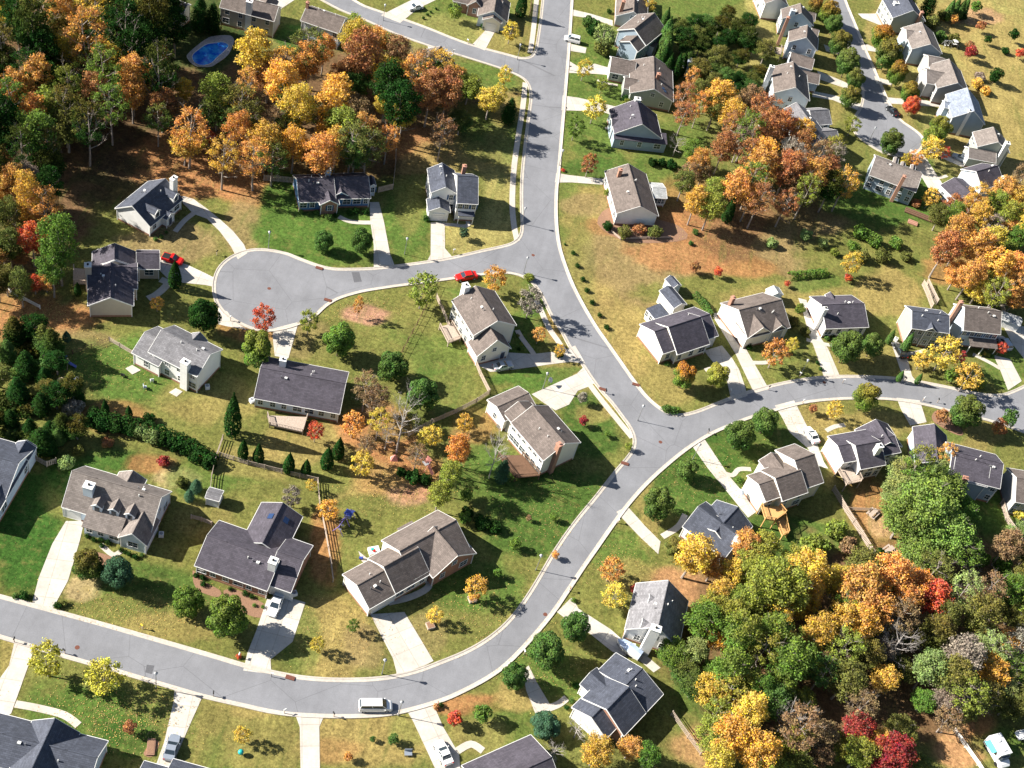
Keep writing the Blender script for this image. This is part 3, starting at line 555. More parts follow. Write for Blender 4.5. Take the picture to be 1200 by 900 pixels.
    for (wi, face, frac) in doors:
        w = ws[wi]; full = w.W if face[0] == 'u' else w.L
        place(w, wi, face, full * frac, 1.08, .95, 2.05, 'd', "door"); used.setdefault((wi, face), []).append((full * frac, 1.2))
    faces = win if win is not None else [(i, f) for i in range(len(ws)) for f in (('v0', 'v1') if ws[i].ty == 'e' else ('u0', 'v0', 'v1')) if ws[i].ty != 's']
    for it in faces:
        wi, face = it[0], it[1]; w = ws[wi]; full = w.W if face[0] == 'u' else w.L; n = it[2] if len(it) > 2 else max(1, int((full - 1.2) / 2.9))
        zs = [1.75] if w.he < 4.2 else [1.6, min(4.25, w.he - .95)]
        if face[0] == 'u' and w.he < 4.2 and w.rise > 2.2 and w.W > 7: zs.append(w.he + .6)
        for z in zs:
            nn = n if z < w.he else 1
            for i in range(nn):
                x = full * (i + .5) / nn + (rs.random() - .5) * .3
                if any(abs(x - c_) < wd / 2 + .7 for c_, wd in used.get((wi, face), [])) and z < 3: continue
                place(w, wi, face, x, z, rs.choice([.85, .95, 1.6] if z < 3 else [.85, .95]), 1.35 if z < w.he else 1.0, 'w', "window")
    for c_ in chims:
        (x, y, zt, wd, dp, mt) = c_[:6]; zb = c_[6] if len(c_) > 6 else 0
        q = P(x, y, zt); q = loc(q.x, q.y, 0); mm = {'w': wallm if wall != 'brick' else WALL['white'], 'b': WALL['brick'], 'W': WALL['white'], 'l': WALL['lblue'], 't': WALL['beige']}[mt]
        cb_ = MB(); cb_.box((q[0], q[1], (zt + zb) / 2), (wd, dp, zt - zb)); co_ = cb_.build("chimney", mm, root)
        cp = MB(); cp.box((q[0], q[1], zt + .05), (wd + .16, dp + .16, .1)); cp.build("chimney_cap", M['trim'] if mt != 'b' else M['pinkbr'], co_)
        fl_ = MB(); fl_.tube((q[0], q[1], zt + .1), (q[0], q[1], zt + .4), .2, .2, 8); fl_.build("flue", M['black'] if mt != 'b' else M['pinkbr'], co_)
    for (x, y, wi, wd, fz) in dormers:      # front apex mark, wing, width, apex height as a share of the rise
        w = ws[wi]; za = w.he + fz * w.rise; q = P(x, y, za).xy - w.o; u, v = q.dot(w.u), q.dot(w.v); sgn = 1 if v < w.W / 2 else -1
        vf = v if sgn > 0 else w.W - v; vb = (za - w.he) / w.p; vf = min(vf, vb - 1.0); pr = .75; zeav = za - pr * wd / 2; hw = wd / 2
        def dp_(uu, vv, z): vv_ = vv if sgn > 0 else w.W - vv; return lp(w, u + uu, vv_, z)
        zl = w.he + w.p * vf - .3; bw = MB(); vbe = (zeav - w.he) / w.p + .2; i_ = hw - .14
        bw.poly([dp_(-i_, vf + .12, zl), dp_(i_, vf + .12, zl), dp_(i_, vf + .12, zeav), dp_(0, vf + .12, za - .12), dp_(-i_, vf + .12, zeav)])
        for s_ in (-1, 1): bw.poly([dp_(s_ * i_, vf + .12, zl), dp_(s_ * i_, vbe, zeav), dp_(s_ * i_, vf + .12, zeav)])
        do = bw.build("dormer", wallm, root)
        br_ = MB(); sl = math.hypot(hw, pr * hw)
        for s_ in (-1, 1):
            q4 = [dp_(s_ * hw, vf, zeav - .0), dp_(0, vf, za), dp_(0, vb + .1, za), dp_(s_ * hw, vbe + .1, zeav)]
            br_.poly(q4, [(0, 0), (0, sl), (3, sl), (3, 0)]); lo = [(a_, b_, c2 - .1) for a_, b_, c2 in q4]; br_.poly(lo[::-1])
            for i in range(4): j = (i + 1) % 4; br_.poly([q4[i], lo[i], lo[j], q4[j]])
        br_.build("dormer_roof", ROOF[w.o_.get('roof', roof)], do)
        bt = MB()
        for s_ in (-1, 1): bt.tube(dp_(s_ * hw, vf - .03, zeav - .08), dp_(0, vf - .03, za - .06), .08, .08, 4)
        bt.build("dormer_trim", M['trim'], do)
        bg_ = MB(); c1 = dp_(0, vf + .08, (zl + zeav) / 2 + .25); e1 = dp_(1, vf + .08, 0); ax = Vector((e1[0] - c1[0], e1[1] - c1[1])).normalized(); bg_.box(c1, (wd * .42, .12, min(1.0, zeav - zl - .3)), (ax.x, ax.y)); bg_.build("pane", M['glass'], do)
    for (x, y, wi, sz) in skyl:
        w = ws[wi]; z = w.he + w.rise * .6
        for _ in range(12):
            q = P(x, y, z).xy - w.o; v = q.dot(w.v); vv = min(v, w.W - v); z = w.he + w.p * max(0, vv)
        u = q.dot(w.u); s_ = 1 if v < w.W / 2 else -1; mb = MB()
        qs = [lp(w, u + a_ * sz, v + b_ * sz, w.he + w.p * min(v + b_ * sz, w.W - v - b_ * sz) + .12) for a_, b_ in ((-.5, -.4), (.5, -.4), (.5, .4), (-.5, .4))]
        mb.poly(qs); lo = [(a_, b_, c2 - .2) for a_, b_, c2 in qs]
        for i in range(4): j = (i + 1) % 4; mb.poly([qs[i], lo[i], lo[j], qs[j]])
        mb.build("skylight", M['skylight'], root)
    for k in range(vents):
        w = ws[0]; u = w.L * rs.uniform(.25, .8); v = w.W * rs.choice([rs.uniform(.55, .72), rs.uniform(.28, .45)]); z = w.he + w.p * min(v, w.W - v); q = lp(w, u, v, z)
        mb = MB(); mb.tube((q[0], q[1], z - .1), (q[0], q[1], z + .5), .09, .09, 6); mb.build("vent_pipe", M['trim'] if k else M['metal'], root)
        if k == 0: mb2 = MB(); q = lp(w, u + .9, v, z + .12); mb2.box(q, (.5, .4, .3)); mb2.build("roof_vent", M['trim'], root)
    for (pts, z, mt, rail) in decks:
        pl = [P(*p_, z) for p_ in pts]; ll = [loc(p_.x, p_.y)[:2] for p_ in pl]
        mb = MB(); mb.prism(ll, z - .2, z); dk = mb.build("deck", M[mt], root)
        for i in range(len(ll)):
            a_, b_ = Vector(ll[i]), Vector(ll[(i + 1) % len(ll)]); pb = MB(); pb.box((a_.x, a_.y, (z + (1 if rail else 0)) / 2), (.16, .16, z + (1 if rail else 0))); pb.build("post", M[mt], dk)
            if rail and (i + 1) % len(ll) != 0 and (b_ - a_).length > .8:
                rb = MB(); ax = (b_ - a_).normalized(); mid = (a_ + b_) / 2; ln = (b_ - a_).length
                rb.box((mid.x, mid.y, z + .95), (ln, .14, .08), (ax.x, ax.y)); rb.box((mid.x, mid.y, z + .12), (ln, .06, .06), (ax.x, ax.y))
                for k in range(int(ln / .28)): c2 = a_ + ax * (k + .5) * .28; rb.box((c2.x, c2.y, z + .53), (.05, .05, .8), (ax.x, ax.y))
                rb.build("railing", M[mt], dk)
    root["house_wings"] = len(ws)
    ALLH.append((root, ws, cen)); return root
ALLH = []
def Q(f, *pts): return [f(*p) for p in pts]

f = Fr(120, 190, 6.925)
make_house("cape cod house with navy shingles and two dormers beside the dark wood",
 [('e', f(390, 525), f(655, 300), dict(C=f(80, 390), R=f(240, 355), he=3.0)), ('g', f(522, 470), f(588, 412), dict(L=1.8, he=2.5, p=.6))], 'white', 'slate',
 chims=[(*f(578, 130), 7.6, 1.5, .9, 'W')], dormers=[(*f(450, 385), 0, 2.0, .8), (*f(602, 255), 0, 2.0, .8)], doors=[(1, 'u0', .5)])
f = Fr(80, 270, 7.5)
make_house("sprawling charcoal roofed house with tan gable end, red pickup on its drive",
 [('g', f(170, 662), f(575, 662), dict(L=9.5, R=f(368, 590), he=3.3)), ('e', f(168, 505), f(610, 520), dict(R=f(400, 323), he=3.4, p=.6)), ('g', f(640, 332), f(190, 330), dict(L=.2, he=3.3, p=.5)),
  ('e', f(600, 342), f(805, 340), dict(R=f(650, 203), he=3.0, p=.6)), ('e', f(205, 330), f(215, 185), dict(R=f(405, 180), he=3.4, p=.55))], 'beige', 'char',
 chims=[(*f(172, 305), 6.8, 1.2, 1.2, 'w')], win=[(1, 'v0'), (3, 'v0', 1)], decks=[([f(50, 330), f(48, 465), f(160, 470), f(160, 340)], 1.0, 'greywood', True)], gd=[(3, 'u1', .5, 4.8)])
f = Fr(330, 180, 10)
make_house("bright blue ranch house with charcoal roof, brick front gable and white trim",
 [('e', f(205, 572), f(640, 560), dict(R=f(330, 292), he=2.9, p=.62)), ('e', f(500, 530), f(1048, 528), dict(R=f(700, 272), he=2.9, p=.62)), ('g', f(575, 492), f(818, 527), dict(L=5, R=f(670, 450), he=2.9)),
  ('g', f(447, 596), f(682, 602), dict(L=5, R=f(572, 545), he=2.9)), ('g', f(1040, 370), f(1110, 385), dict(L=3, he=3.0, p=.8))], ['blue', 'blue', 'blue', 'brick', 'lblue'], 'char',
 chims=[(*f(547, 185), 6.4, 1.1, .8, 'l')], win=[(0, 'v0', 4), (1, 'v0', 5), (3, 'u0', 1), (4, 'u0', 1)], doors=[(2, 'u0', .6)], shutters=True)
f = Fr(480, 180, 6.925)
make_house("two-storey white house with slate roof and small front garage beside the main road",
 [('g', f(170, 318), f(395, 332), dict(L=f(150, 122), R=f(293, 270), he=5.4)), ('e', f(385, 402), f(556, 412), dict(R=f(400, 178), he=5.4, p=.7)), ('g', f(150, 462), f(332, 482), dict(L=4, R=f(250, 434), he=2.9)), ('s', f(395, 505), f(530, 512), dict(w=1.6, he=2.6, hi=2.9, open=1))],
 'white', 'slate', chims=[(*f(447, 100), 8.6, .8, .8, 'b', 5)], gd=[(2, 'u0', .5, 2.7)], win=[(0, 'u0', 2), (1, 'v0', 3), (0, 'v0', 2)], doors=[(1, 'v0', .5)], shutters=True)
f = Fr(500, 310, 7.5)
make_house("tall cream two-storey house with taupe roof and white chimney, below the red parked car",
 [('e', f(410, 625), f(220, 315), dict(C=f(805, 555), R=f(630, 500), he=5.4)), ('g', f(437, 802), f(748, 743), dict(L=4.2, R=f(600, 665), he=3.0))], ['cream', 'cream'], 'brown',
 chims=[(*f(348, 182), 8.6, 1.4, 1.2, 'W')], win=[(0, 'v0', 5), (1, 'u0', 2)], doors=[(1, 'u0', .8)], decks=[([f(115, 545), f(190, 690), f(295, 650), f(220, 520)], 1.0, 'greywood', True)])
f = Fr(130, 360, 7.5)
make_house("long white split-level house with mottled grey roof and tall white chimney, lawn chairs behind",
 [('e', f(325, 392), f(757, 612), dict(C=f(1000, 380), R=f(865, 412), he=5.0)), ('e', f(180, 400), f(420, 520), dict(R=f(290, 212), he=3.4, p=.5)), ('g', f(850, 292), f(715, 225), dict(L=4, he=4.9, p=.75))], 'white', 'gray',
 chims=[(*f(655, 480), 7.2, 1.5, 1.2, 'W')], win=[(0, 'v0', 4), (1, 'v0', 1)], vents=3)
f = Fr(280, 400, 7.5)
make_house("charcoal roofed white ranch with square weathered deck at its back",
 [('e', f(130, 500), f(885, 640), dict(C=f(500, 182), R=f(500, 288), he=2.9)), ('s', f(335, 525), f(455, 545), dict(C=f(350, 480), he=2.7, hi=3.1))], 'lblue', 'char',
 chims=[(*f(388, 160), 6.4, 1.2, .9, 'W')], win=[(0, 'v0', 7)], decks=[([f(250, 650), f(270, 735), f(560, 800), f(600, 665)], .8, 'greywood', True)], vents=4)
f = Fr(210, 570, 5.625)
make_house("brick ranch with plum-grey roof, skylit back wing and silver car on the drive",
 [('e', f(100, 522), f(580, 690), dict(C=f(230, 212), R=f(300, 362), he=3.0)), ('e', f(560, 650), f(740, 692), dict(C=f(845, 377), R=f(790, 475), he=3.0)), ('g', f(818, 192), f(540, 112), dict(L=9, R=f(685, 108), he=3.0))], ['brick', 'brick', 'grey'], 'char',
 chims=[(*f(620, 490), 6.6, 1.3, 1.3, 'W')], gd=[(1, 'v0', .55, 4.6)], skyl=[(*f(602, 197), 2, 1.1), (*f(705, 225), 2, 1.1)], win=[(0, 'v0', 6)], vents=3)
f = Fr(70, 540, 7.5)
make_house("large taupe roofed house with three front dormers and long drive",
 [('e', f(15, 405), f(800, 637), dict(C=f(975, 267), R=f(885, 312), he=3.1)), ('s', f(190, 577), f(520, 677), dict(C=f(255, 420), he=2.6, hi=4.4)), ('g', f(508, 678), f(770, 745), dict(L=5.5, R=f(637, 640), he=2.9)), ('g', f(775, 130), f(515, 130), dict(L=4, R=f(655, 68), he=3.4, p=.6))],
 'lblue', 'tan', chims=[(*f(257, 215), 7.4, 1.6, 1.4, 'l')], dormers=[(*f(322, 385), 0, 1.9, .66), (*f(470, 422), 0, 1.9, .66), (*f(612, 460), 0, 1.9, .66)], gd=[(0, 'v0', .1, 3.0)], win=[(0, 'v0', 3), (0, 'u1', 2), (2, 'u0', 1), (1, 'v0', 3)])
f = Fr(390, 590, 6)
make_house("long stepped ranch with grey-brown hips, shaded entry walk and twin-lane drive",
 [('e', f(258, 742), f(458, 628), dict(C=f(66, 500), R=f(182, 568), he=3.0)), ('e', f(440, 630), f(690, 500), dict(C=f(262, 377), R=f(370, 437), he=3.1)), ('e', f(745, 55), f(335, 250), dict(R=f(600, 262), he=3.4, p=.58)),
  ('g', f(715, 535), f(1000, 340), dict(L=7, R=f(868, 372), he=3.2)), ('s', f(565, 140), f(440, 158), dict(w=2.0, he=2.8, hi=3.3))], ['cream', 'cream', 'cream', 'brick', 'cream'], 'brown',
 gd=[(0, 'v0', .55, 4.6)], win=[(1, 'v0', 3), (2, 'v0', 4), (3, 'u0', 2)], vents=3)
f = Fr(560, 440, 7.5)
make_house("big cream two-storey corner house with back deck and brick chimney",
 [('e', f(575, 750), f(290, 415), dict(C=f(925, 612), R=f(770, 597), he=5.2)), ('e', f(250, 412), f(505, 262), dict(C=f(80, 214), R=f(200, 262), he=3.6)), ('e', f(320, 440), f(225, 330), dict(C=f(520, 300), he=4.0, p=.55))], 'cream', 'brown',
 chims=[(*f(718, 605), 8.4, 1.0, .9, 'b')], win=[(0, 'v0', 6), (1, 'u0', 1)], gd=[(1, 'v0', .5, 4.6)], decks=[([f(180, 700), f(330, 900), f(540, 880), f(390, 700)], 1.2, 'darkwood', True)])
f = Fr(740, 320, 7.5)
make_house("white house with charcoal roof, long back wing and sunroom, nearest the road bend",
 [('e', f(280, 710), f(765, 550), dict(C=f(50, 455), R=f(205, 510), he=3.6)), ('e', f(405, 717), f(690, 622), dict(R=f(450, 434), he=3.4, p=.66)), ('g', f(375, 312), f(487, 273), dict(L=f(235, 157), R=f(437, 268), he=3.6, roof='slate')), ('s', f(120, 316), f(225, 405), dict(C=f(250, 280), he=3.0, hi=3.5, roof='slate'))],
 ['cream', 'cream', 'cream', 'white'], 'char', win=[(0, 'v0', 4), (1, 'v0', 3), (3, 'v0', 3)], gd=[(0, 'v0', .85, 2.8)], vents=4)
f = Fr(850, 320, 6.316)
make_house("white walled taupe roofed house with two front gables, orange tree in front",
 [('e', f(165, 485), f(482, 402), dict(C=f(0, 213), R=f(105, 273), he=3.6)), ('g', f(163, 483), f(345, 440), dict(L=5, R=f(283, 403), he=3.5)), ('g', f(345, 437), f(455, 410), dict(L=3, he=3.5, p=.8))], ['cream', 'cream', 'grey'], 'brown',
 chims=[(*f(60, 180), 7.0, .8, .8, 'b', 3)], win=[(0, 'v0', 3), (1, 'u0', 1), (2, 'u0', 1)])
make_house("white house with charcoal roof, chimney on its left gable and steep concrete drive",
 [('e', f(745, 412), f(1062, 400), dict(C=f(630, 172), R=f(720, 233), he=3.2)), ('g', f(800, 165), f(735, 150), dict(L=2.5, he=3.4, p=.8))], 'white', 'char',
 chims=[(*f(742, 262), 6.4, .9, .9, 'W')], win=[(0, 'v0', 4)], vents=4)
f = Fr(1020, 330, 7.5)
make_house("two-storey sage green house with slate roof and cream end wall, black car outside",
 [('e', f(365, 412), f(695, 455), dict(C=f(285, 207), R=f(358, 257), he=5.3)), ('g', f(487, 428), f(580, 440), dict(L=3.5, he=5.3, p=.8))], ['green', 'green'], 'slate', win=[(0, 'v0', 5), (1, 'u0', 1)], doors=[(0, 'v0', .45)], vents=4)
make_house("two-storey pale house with brown roof, tall brick chimney and roofed front porch",
 [('e', f(820, 430), f(1145, 466), dict(C=f(705, 190), R=f(815, 223), he=5.3)), ('s', f(880, 570), f(1120, 590), dict(C=f(872, 500), he=2.6, hi=3.3, open=1))], 'lblue', 'brown',
 chims=[(*f(800, 178), 8.6, .8, .8, 'b')], win=[(0, 'v0', 5)], doors=[(0, 'v0', .5)], shutters=True)
f = Fr(960, 470, 5)
make_house("white walled house with charcoal roof and cluttered back deck beside the big green tree",
 [('e', f(145, 362), f(480, 300), dict(C=f(35, 208), R=f(120, 262), he=4.6)), ('e', f(243, 400), f(392, 374), dict(R=f(300, 245), he=4.4, p=.6)), ('g', f(410, 150), f(200, 150), dict(L=6, R=f(303, 117), he=3.6, p=.6))], 'white', 'char',
 chims=[(*f(357, 262), 8.0, 1.2, 1.0, 'W', 4)], win=[(0, 'v0', 3), (1, 'v0', 3)], decks=[([f(110, 405), f(160, 490), f(245, 470), f(210, 390)], 2.2, 'greywood', True)])
make_house("charcoal roofed house half hidden behind the big green tree, brick stub chimney",
 [('e', f(760, 438), f(1060, 514), dict(C=f(850, 266), R=f(1035, 350), he=5.2, p=.55)), ('g', f(745, 200), f(548, 150), dict(L=10, R=f(650, 128), he=3.6, p=.65)), ('e', f(780, 455), f(985, 500), dict(R=f(900, 345), he=5.0, p=.6))], 'mblue', 'char',
 chims=[(*f(860, 450), 6.4, 1.0, .8, 'b', 2)], win=[(0, 'v0', 5), (2, 'v0', 3)])
make_house("grey sided house with brown roof cut by the right edge, fence below it",
 [('e', f(1150, 592), f(1330, 622), dict(C=f(1088, 388), R=f(1160, 447), he=4.6))], 'grey', 'brown', win=[(0, 'v0', 3)], vents=1)
f = Fr(780, 510, 6)
make_house("brown roofed cream house on a slope with raised new timber deck and stairs",
 [('e', f(705, 468), f(1112, 328), dict(C=f(548, 292), R=f(655, 345), he=4.6)), ('e', f(835, 478), f(990, 388), dict(R=f(780, 300), he=4.6, p=.6)), ('e', f(975, 380), f(1112, 330), dict(C=f(800, 95), R=f(1020, 152), he=4.8, p=.58)), ('g', f(795, 130), f(655, 178), dict(L=6, R=f(735, 117), he=4.2, p=.6))], 'cream', 'brown',
 win=[(0, 'v0', 4), (1, 'v0', 2)], decks=[([f(670, 495), f(700, 590), f(770, 600), f(840, 550), f(800, 500)], 2.6, 'wood', True), ([f(775, 600), f(820, 710), f(860, 690), f(835, 570)], 1.2, 'wood', True)])
make_house("charcoal roofed house behind the yellow and orange trees, white chimney box",
 [('g', f(612, 640), f(360, 455), dict(L=8, R=f(515, 507), he=3.4)), ('e', f(110, 652), f(425, 855), dict(R=f(505, 703), he=3.4, p=.6))], ['grey', 'white'], 'slate', chims=[(*f(512, 728), 6.6, 1.3, 1.0, 'W')], win=[(1, 'v0', 3), (0, 'u0', 1)])
f = Fr(720, 680, 8.18)
make_house("grey roofed cape with two small triangle dormers and big white chimney, covered boat beside it",
 [('g', f(100, 470), f(615, 648), dict(L=f(388, 88), R=f(465, 466), he=3.2, roof='gray2'))], 'white', 'gray', chims=[(*f(400, 460), 7.8, 1.7, 1.2, 'W')], dormers=[(*f(395, 170), 0, 1.9, .72), (*f(270, 385), 0, 1.9, .72)], win=[(0, 'u0', 2), (0, 'v0', 3), (0, 'v1', 4)], vents=4)
f = Fr(640, 750, 6)
make_house("big slate blue roofed house with copper valleys, grey bare tree at its lower corner",
 [('e', f(700, 512), f(825, 380), dict(C=f(488, 92), R=f(690, 200), he=3.4)), ('e', f(545, 672), f(705, 515), dict(C=f(240, 420), R=f(390, 527), he=3.5, p=.58)), ('g', f(355, 192), f(238, 312), dict(L=7, he=3.3, p=.5)), ('e', f(420, 690), f(500, 620), dict(C=f(115, 537), he=3.2, p=.5))], ['brick', 'brick', 'white', 'white'], 'slate',
 win=[(0, 'v0', 3), (1, 'v0', 3), (2, 'u0', 1)], vents=4)
make_house("charcoal roof at the bottom edge beside the white car with the sunroof",
 [('e', (622, 861), (541, 897), dict(w=11, he=3.0, p=.5))], 'white', 'char', win=[(0, 'v0', 2)], vents=2)
f = Fr(0, 780, 7.5)
make_house("large blue-grey shingled house in the lower left corner with a tall cross gable",
 [('e', f(952, 662), f(0, 418), dict(R=f(700, 770), he=3.1, p=.62)), ('g', f(702, 592), f(285, 480), dict(L=11, R=f(470, 385), he=3.3, p=.75))], 'mblue', 'slate', win=[(0, 'v0', 6), (1, 'u0', 2)], vents=3)  # bluish light on the side wall is put into the siding colour
make_house("slate roof just entering the frame below the silver sedan",
 [('e', (250, 902), (203, 889), dict(w=8, he=3.0, p=.45)), ('e', (204, 897), (168, 895), dict(w=7, he=2.6, p=.4))], 'white', 'slate', win=[(0, 'v0', 2)], vents=0)
f = Fr(0, 500, 7.5)
make_house("blue-light-tinted white house cut by the left edge, its shaded roof beside the dark hedge",
 [('e', f(-60, 830), f(325, 170), dict(R=f(150, 270), he=3.3, p=.55)), ('e', f(320, 165), f(-330, 40), dict(R=f(100, 300), he=3.3, p=.5)), ('g', f(325, 168), f(140, 150), dict(L=3, he=3.5, p=.7))], 'lblue', 'slate', win=[(0, 'v0', 2)], vents=2)  # white walls; the blue light on them is painted in as siding colour
f = Fr(190, 0, 5.217)
make_house("brown roofed tan house with white chimney above the swimming pool",
 [('e', f(350, 45), f(685, 132), dict(C=f(815, 62), R=f(735, 45), he=5.0)), ('g', f(700, 20), f(620, -30), dict(L=5, he=4, p=.7))], 'beige', 'brown', chims=[(*f(535, 8), 8.4, 1.4, 1.2, 'W')], win=[(0, 'v0', 4)], vents=2)
make_house("brown roofed white house partly behind the orange trees at the top, brick stack",
 [('e', f(845, 125), f(1080, 205), dict(R=f(900, 42), he=5.0, p=.55)), ('s', f(850, 190), f(1030, 235), dict(w=3, he=2.7, hi=3.4))], 'lblue', 'brown', chims=[(*f(890, 15), 8.2, .7, .7, 'b', 5)], win=[(0, 'v0', 4)], vents=3)
make_house("white house corner at the top edge beyond the dark garden",
 [('e', f(20, 50), f(130, 85), dict(R=f(145, 28), he=4.5, p=.5))], 'white', 'char', win=[(0, 'v0', 2)], vents=0)
f = Fr(470, 0, 6.667)
make_house("taupe hipped roof peeping out behind the woodland edge",
 [('g', f(440, 515), f(150, 392), dict(L=12, R=f(300, 395), he=3.2, p=.7))], 'cream', 'brown', win=[(0, 'u0', 2)], vents=2)
make_house("brick fronted house with taupe gables and white garage at the top corner lot",
 [('e', f(405, 8), f(780, 90), dict(R=f(640, -30), he=3.1, p=.62)), ('g', f(515, 42), f(640, 72), dict(L=6, R=f(585, 8), he=3.0)), ('g', f(637, 150), f(785, 190), dict(L=9, R=f(718, 137), he=3.0)), ('e', f(800, 165), f(885, 30), dict(w=8, he=3.1, p=.6))], ['brick', 'brick', 'cream', 'lblue'], 'brown', gd=[(2, 'u0', .5, 2.8)], win=[(0, 'v0', 4), (1, 'u0', 1)], doors=[(0, 'v0', .5)], vents=1)
f = Fr(690, 0, 7.5)
make_house("taupe roofed house at the top edge with dark brown chimney east of the main road",
 [('g', f(235, 140), f(515, 202), dict(L=16, R=f(390, 100), he=3.2))], 'grey', 'brown', chims=[(*f(308, 12), 7.0, .9, .9, 'b', 3)], win=[(0, 'v0', 4), (0, 'u0', 1)], vents=3)
make_house("dark blue gable ended house with taupe roof east of the main road",
 [('g', f(250, 262), f(505, 400), dict(L=11, R=f(402, 305), he=5, p=.62)), ('g', f(250, 388), f(445, 432), dict(L=4, R=f(377, 369), he=4.6)), ('s', f(525, 398), f(555, 358), dict(w=-2, he=3, hi=3.4))], ['mblue', 'mblue', 'white'], 'brown', win=[(0, 'v1', 3)], vents=4)
make_house("broad taupe roofed house with sage end wall, skylights and brick chimney",
 [('g', f(360, 817), f(745, 895), dict(L=f(708, 602), R=f(583, 781), he=3.4)), ('e', f(183, 630), f(400, 680), dict(R=f(300, 522), he=3.0, p=.6)), ('e', f(305, 775), f(420, 800), dict(R=f(400, 695), he=3.0, p=.6))], 'green', 'brown', chims=[(*f(617, 650), 7.0, .9, .9, 'b', 4)], gd=[(1, 'u0', .5, 4.6)], skyl=[(*f(655, 780), 0, .9), (*f(670, 803), 0, .9)], win=[(0, 'u0', 2), (1, 'v0', 2)], vents=4)
f = Fr(690, 60, 4.09)
make_house("charcoal roofed pale blue house with lean-to side wing and white chimney box",
 [('g', f(122, 395), f(352, 420), dict(L=f(130, 280), R=f(255, 362), he=3.6, p=.62)), ('s', f(120, 412), f(378, 455), dict(w=3.2, he=2.8, hi=3.7)), ('e', f(110, 372), f(200, 385), dict(R=f(190, 335), he=3.2, p=.55))], 'mblue', 'char', chims=[(*f(235, 228), 7.6, 1.4, 1.3, 'W')], win=[(1, 'v0', 3), (0, 'v0', 2)], vents=3)
make_house("brown roofed white house with pale metal-roofed sunroom, brick chimney casting a shadow",
 [('g', f(132, 778), f(335, 790), dict(L=f(90, 575), R=f(253, 742), he=3.6)), ('e', f(312, 702), f(376, 706), dict(R=f(340, 655), he=3.0, p=.3, roof='light'))], 'white', 'brown', chims=[(*f(153, 568), 6.8, .8, .8, 'b', 4)], win=[(0, 'v0', 4), (1, 'v0', 3)], vents=3)
f = Fr(880, 0, 10)
make_house("white house at the top edge, farthest in the row of close-set houses",
 [('g', f(165, 40), f(440, 70), dict(L=9, R=f(330, -20), he=5.2, p=.6))], 'white', 'brown', win=[(0, 'v0', 3)], vents=1)
make_house("taupe roofed house with light blue gable end and pale chimney in the close-set row",
 [('g', f(363, 217), f(735, 302), dict(L=f(275, 87), R=f(605, 152), he=5.2)), ('e', f(640, 200), f(735, 270), dict(R=f(690, 140), he=3, p=.6))], 'lblue', 'brown', chims=[(*f(500, 118), 8.2, 1.3, 1.1, 'l')], win=[(0, 'v0', 4), (0, 'u0', 1)], vents=2)
make_house("taupe roofed house with slate blue gable and very tall brick chimney in the close-set row",
 [('g', f(435, 492), f(780, 592), dict(L=f(400, 332), R=f(633, 432), he=5.4)), ('e', f(445, 727), f(712, 828), dict(R=f(560, 637), he=3.4, p=.6)), ('e', f(690, 440), f(772, 472), dict(R=f(720, 330), he=3.2, p=.6))], 'lblue', 'brown', chims=[(*f(440, 205), 9.0, .8, .8, 'b')], win=[(0, 'v0', 4), (0, 'u0', 2)], decks=[([f(220, 540), f(240, 610), f(350, 640), f(350, 560)], 2.4, 'greywood', True)], vents=1)
f = Fr(890, 30, 10)
make_house("grey-brown roofed house with white back chimney in the close-set row",
 [('g', f(168, 787), f(590, 880), dict(L=f(100, 475), R=f(395, 718), he=5.2, p=.62)), ('e', f(460, 640), f(695, 694), dict(R=f(600, 545), he=3.0, p=.6))], 'lblue', 'brown', chims=[(*f(150, 478), 8.0, 1.2, 1.0, 'W')], win=[(0, 'v0', 3), (0, 'u0', 1)], vents=3)
f = Fr(880, 100, 7.5)
make_house("grey roofed house with two side wings behind the rust red tree by the upper cul-de-sac",
 [('e', f(450, 560), f(222, 238), dict(R=f(540, 340), he=5.2, p=.6)), ('e', f(540, 345), f(718, 347), dict(R=f(600, 217), he=4.6, p=.6)), ('e', f(620, 545), f(797, 552), dict(R=f(700, 398), he=4.0, p=.6)), ('g', f(160, 330), f(222, 300), dict(L=3, he=4, p=.6))], 'white', 'gray', win=[(0, 'v0', 4), (1, 'v0', 2), (2, 'v0', 2)], vents=1)
f = Fr(990, 160, 8.571)
make_house("long grey roofed house below the upper cul-de-sac with leaning brick chimney and rear porch",
 [('e', f(245, 385), f(715, 560), dict(R=f(772, 372), he=4.6, p=.55)), ('g', f(540, 225), f(495, 205), dict(L=3, he=5.8, p=.5)), ('g', f(610, 270), f(570, 252), dict(L=3, he=5.6, p=.5)), ('g', f(712, 300), f(665, 280), dict(L=3, he=5.6, p=.5))], ['mblue', 'beige', 'beige', 'beige'], 'tan', chims=[(*f(600, 400), 8.0, .8, .8, 'b')], win=[(0, 'v0', 5)], vents=1, found=False)
f = Fr(1060, 100, 5.63)
make_house("light blue gabled house with charcoal roof and separate garage wing beside the autumn wood",
 [('e', f(515, 687), f(658, 645), dict(C=f(345, 560), R=f(492, 562), he=5.3)), ('g', f(350, 768), f(490, 715), dict(L=f(238, 657), R=f(437, 713), he=3.6))], 'lblue', 'char', chims=[(*f(657, 605), 7.8, 1.1, .9, 'W')], win=[(0, 'u0', 1), (1, 'v0', 2)], vents=2)
make_house("taupe roofed house with sage end wall and tall angled white chimney near the right edge",
 [('g', f(480, 406), f(695, 447), dict(L=f(390, 297), R=f(635, 368), he=5.2, p=.6)), ('e', f(432, 500), f(592, 494), dict(R=f(500, 425), he=3.2, p=.6))], 'green', 'tan', chims=[(*f(682, 380), 8.4, 1.2, 1.2, 'W')], win=[(0, 'v0', 3)], gd=[(1, 'u0', .5, 2.8)], vents=1)
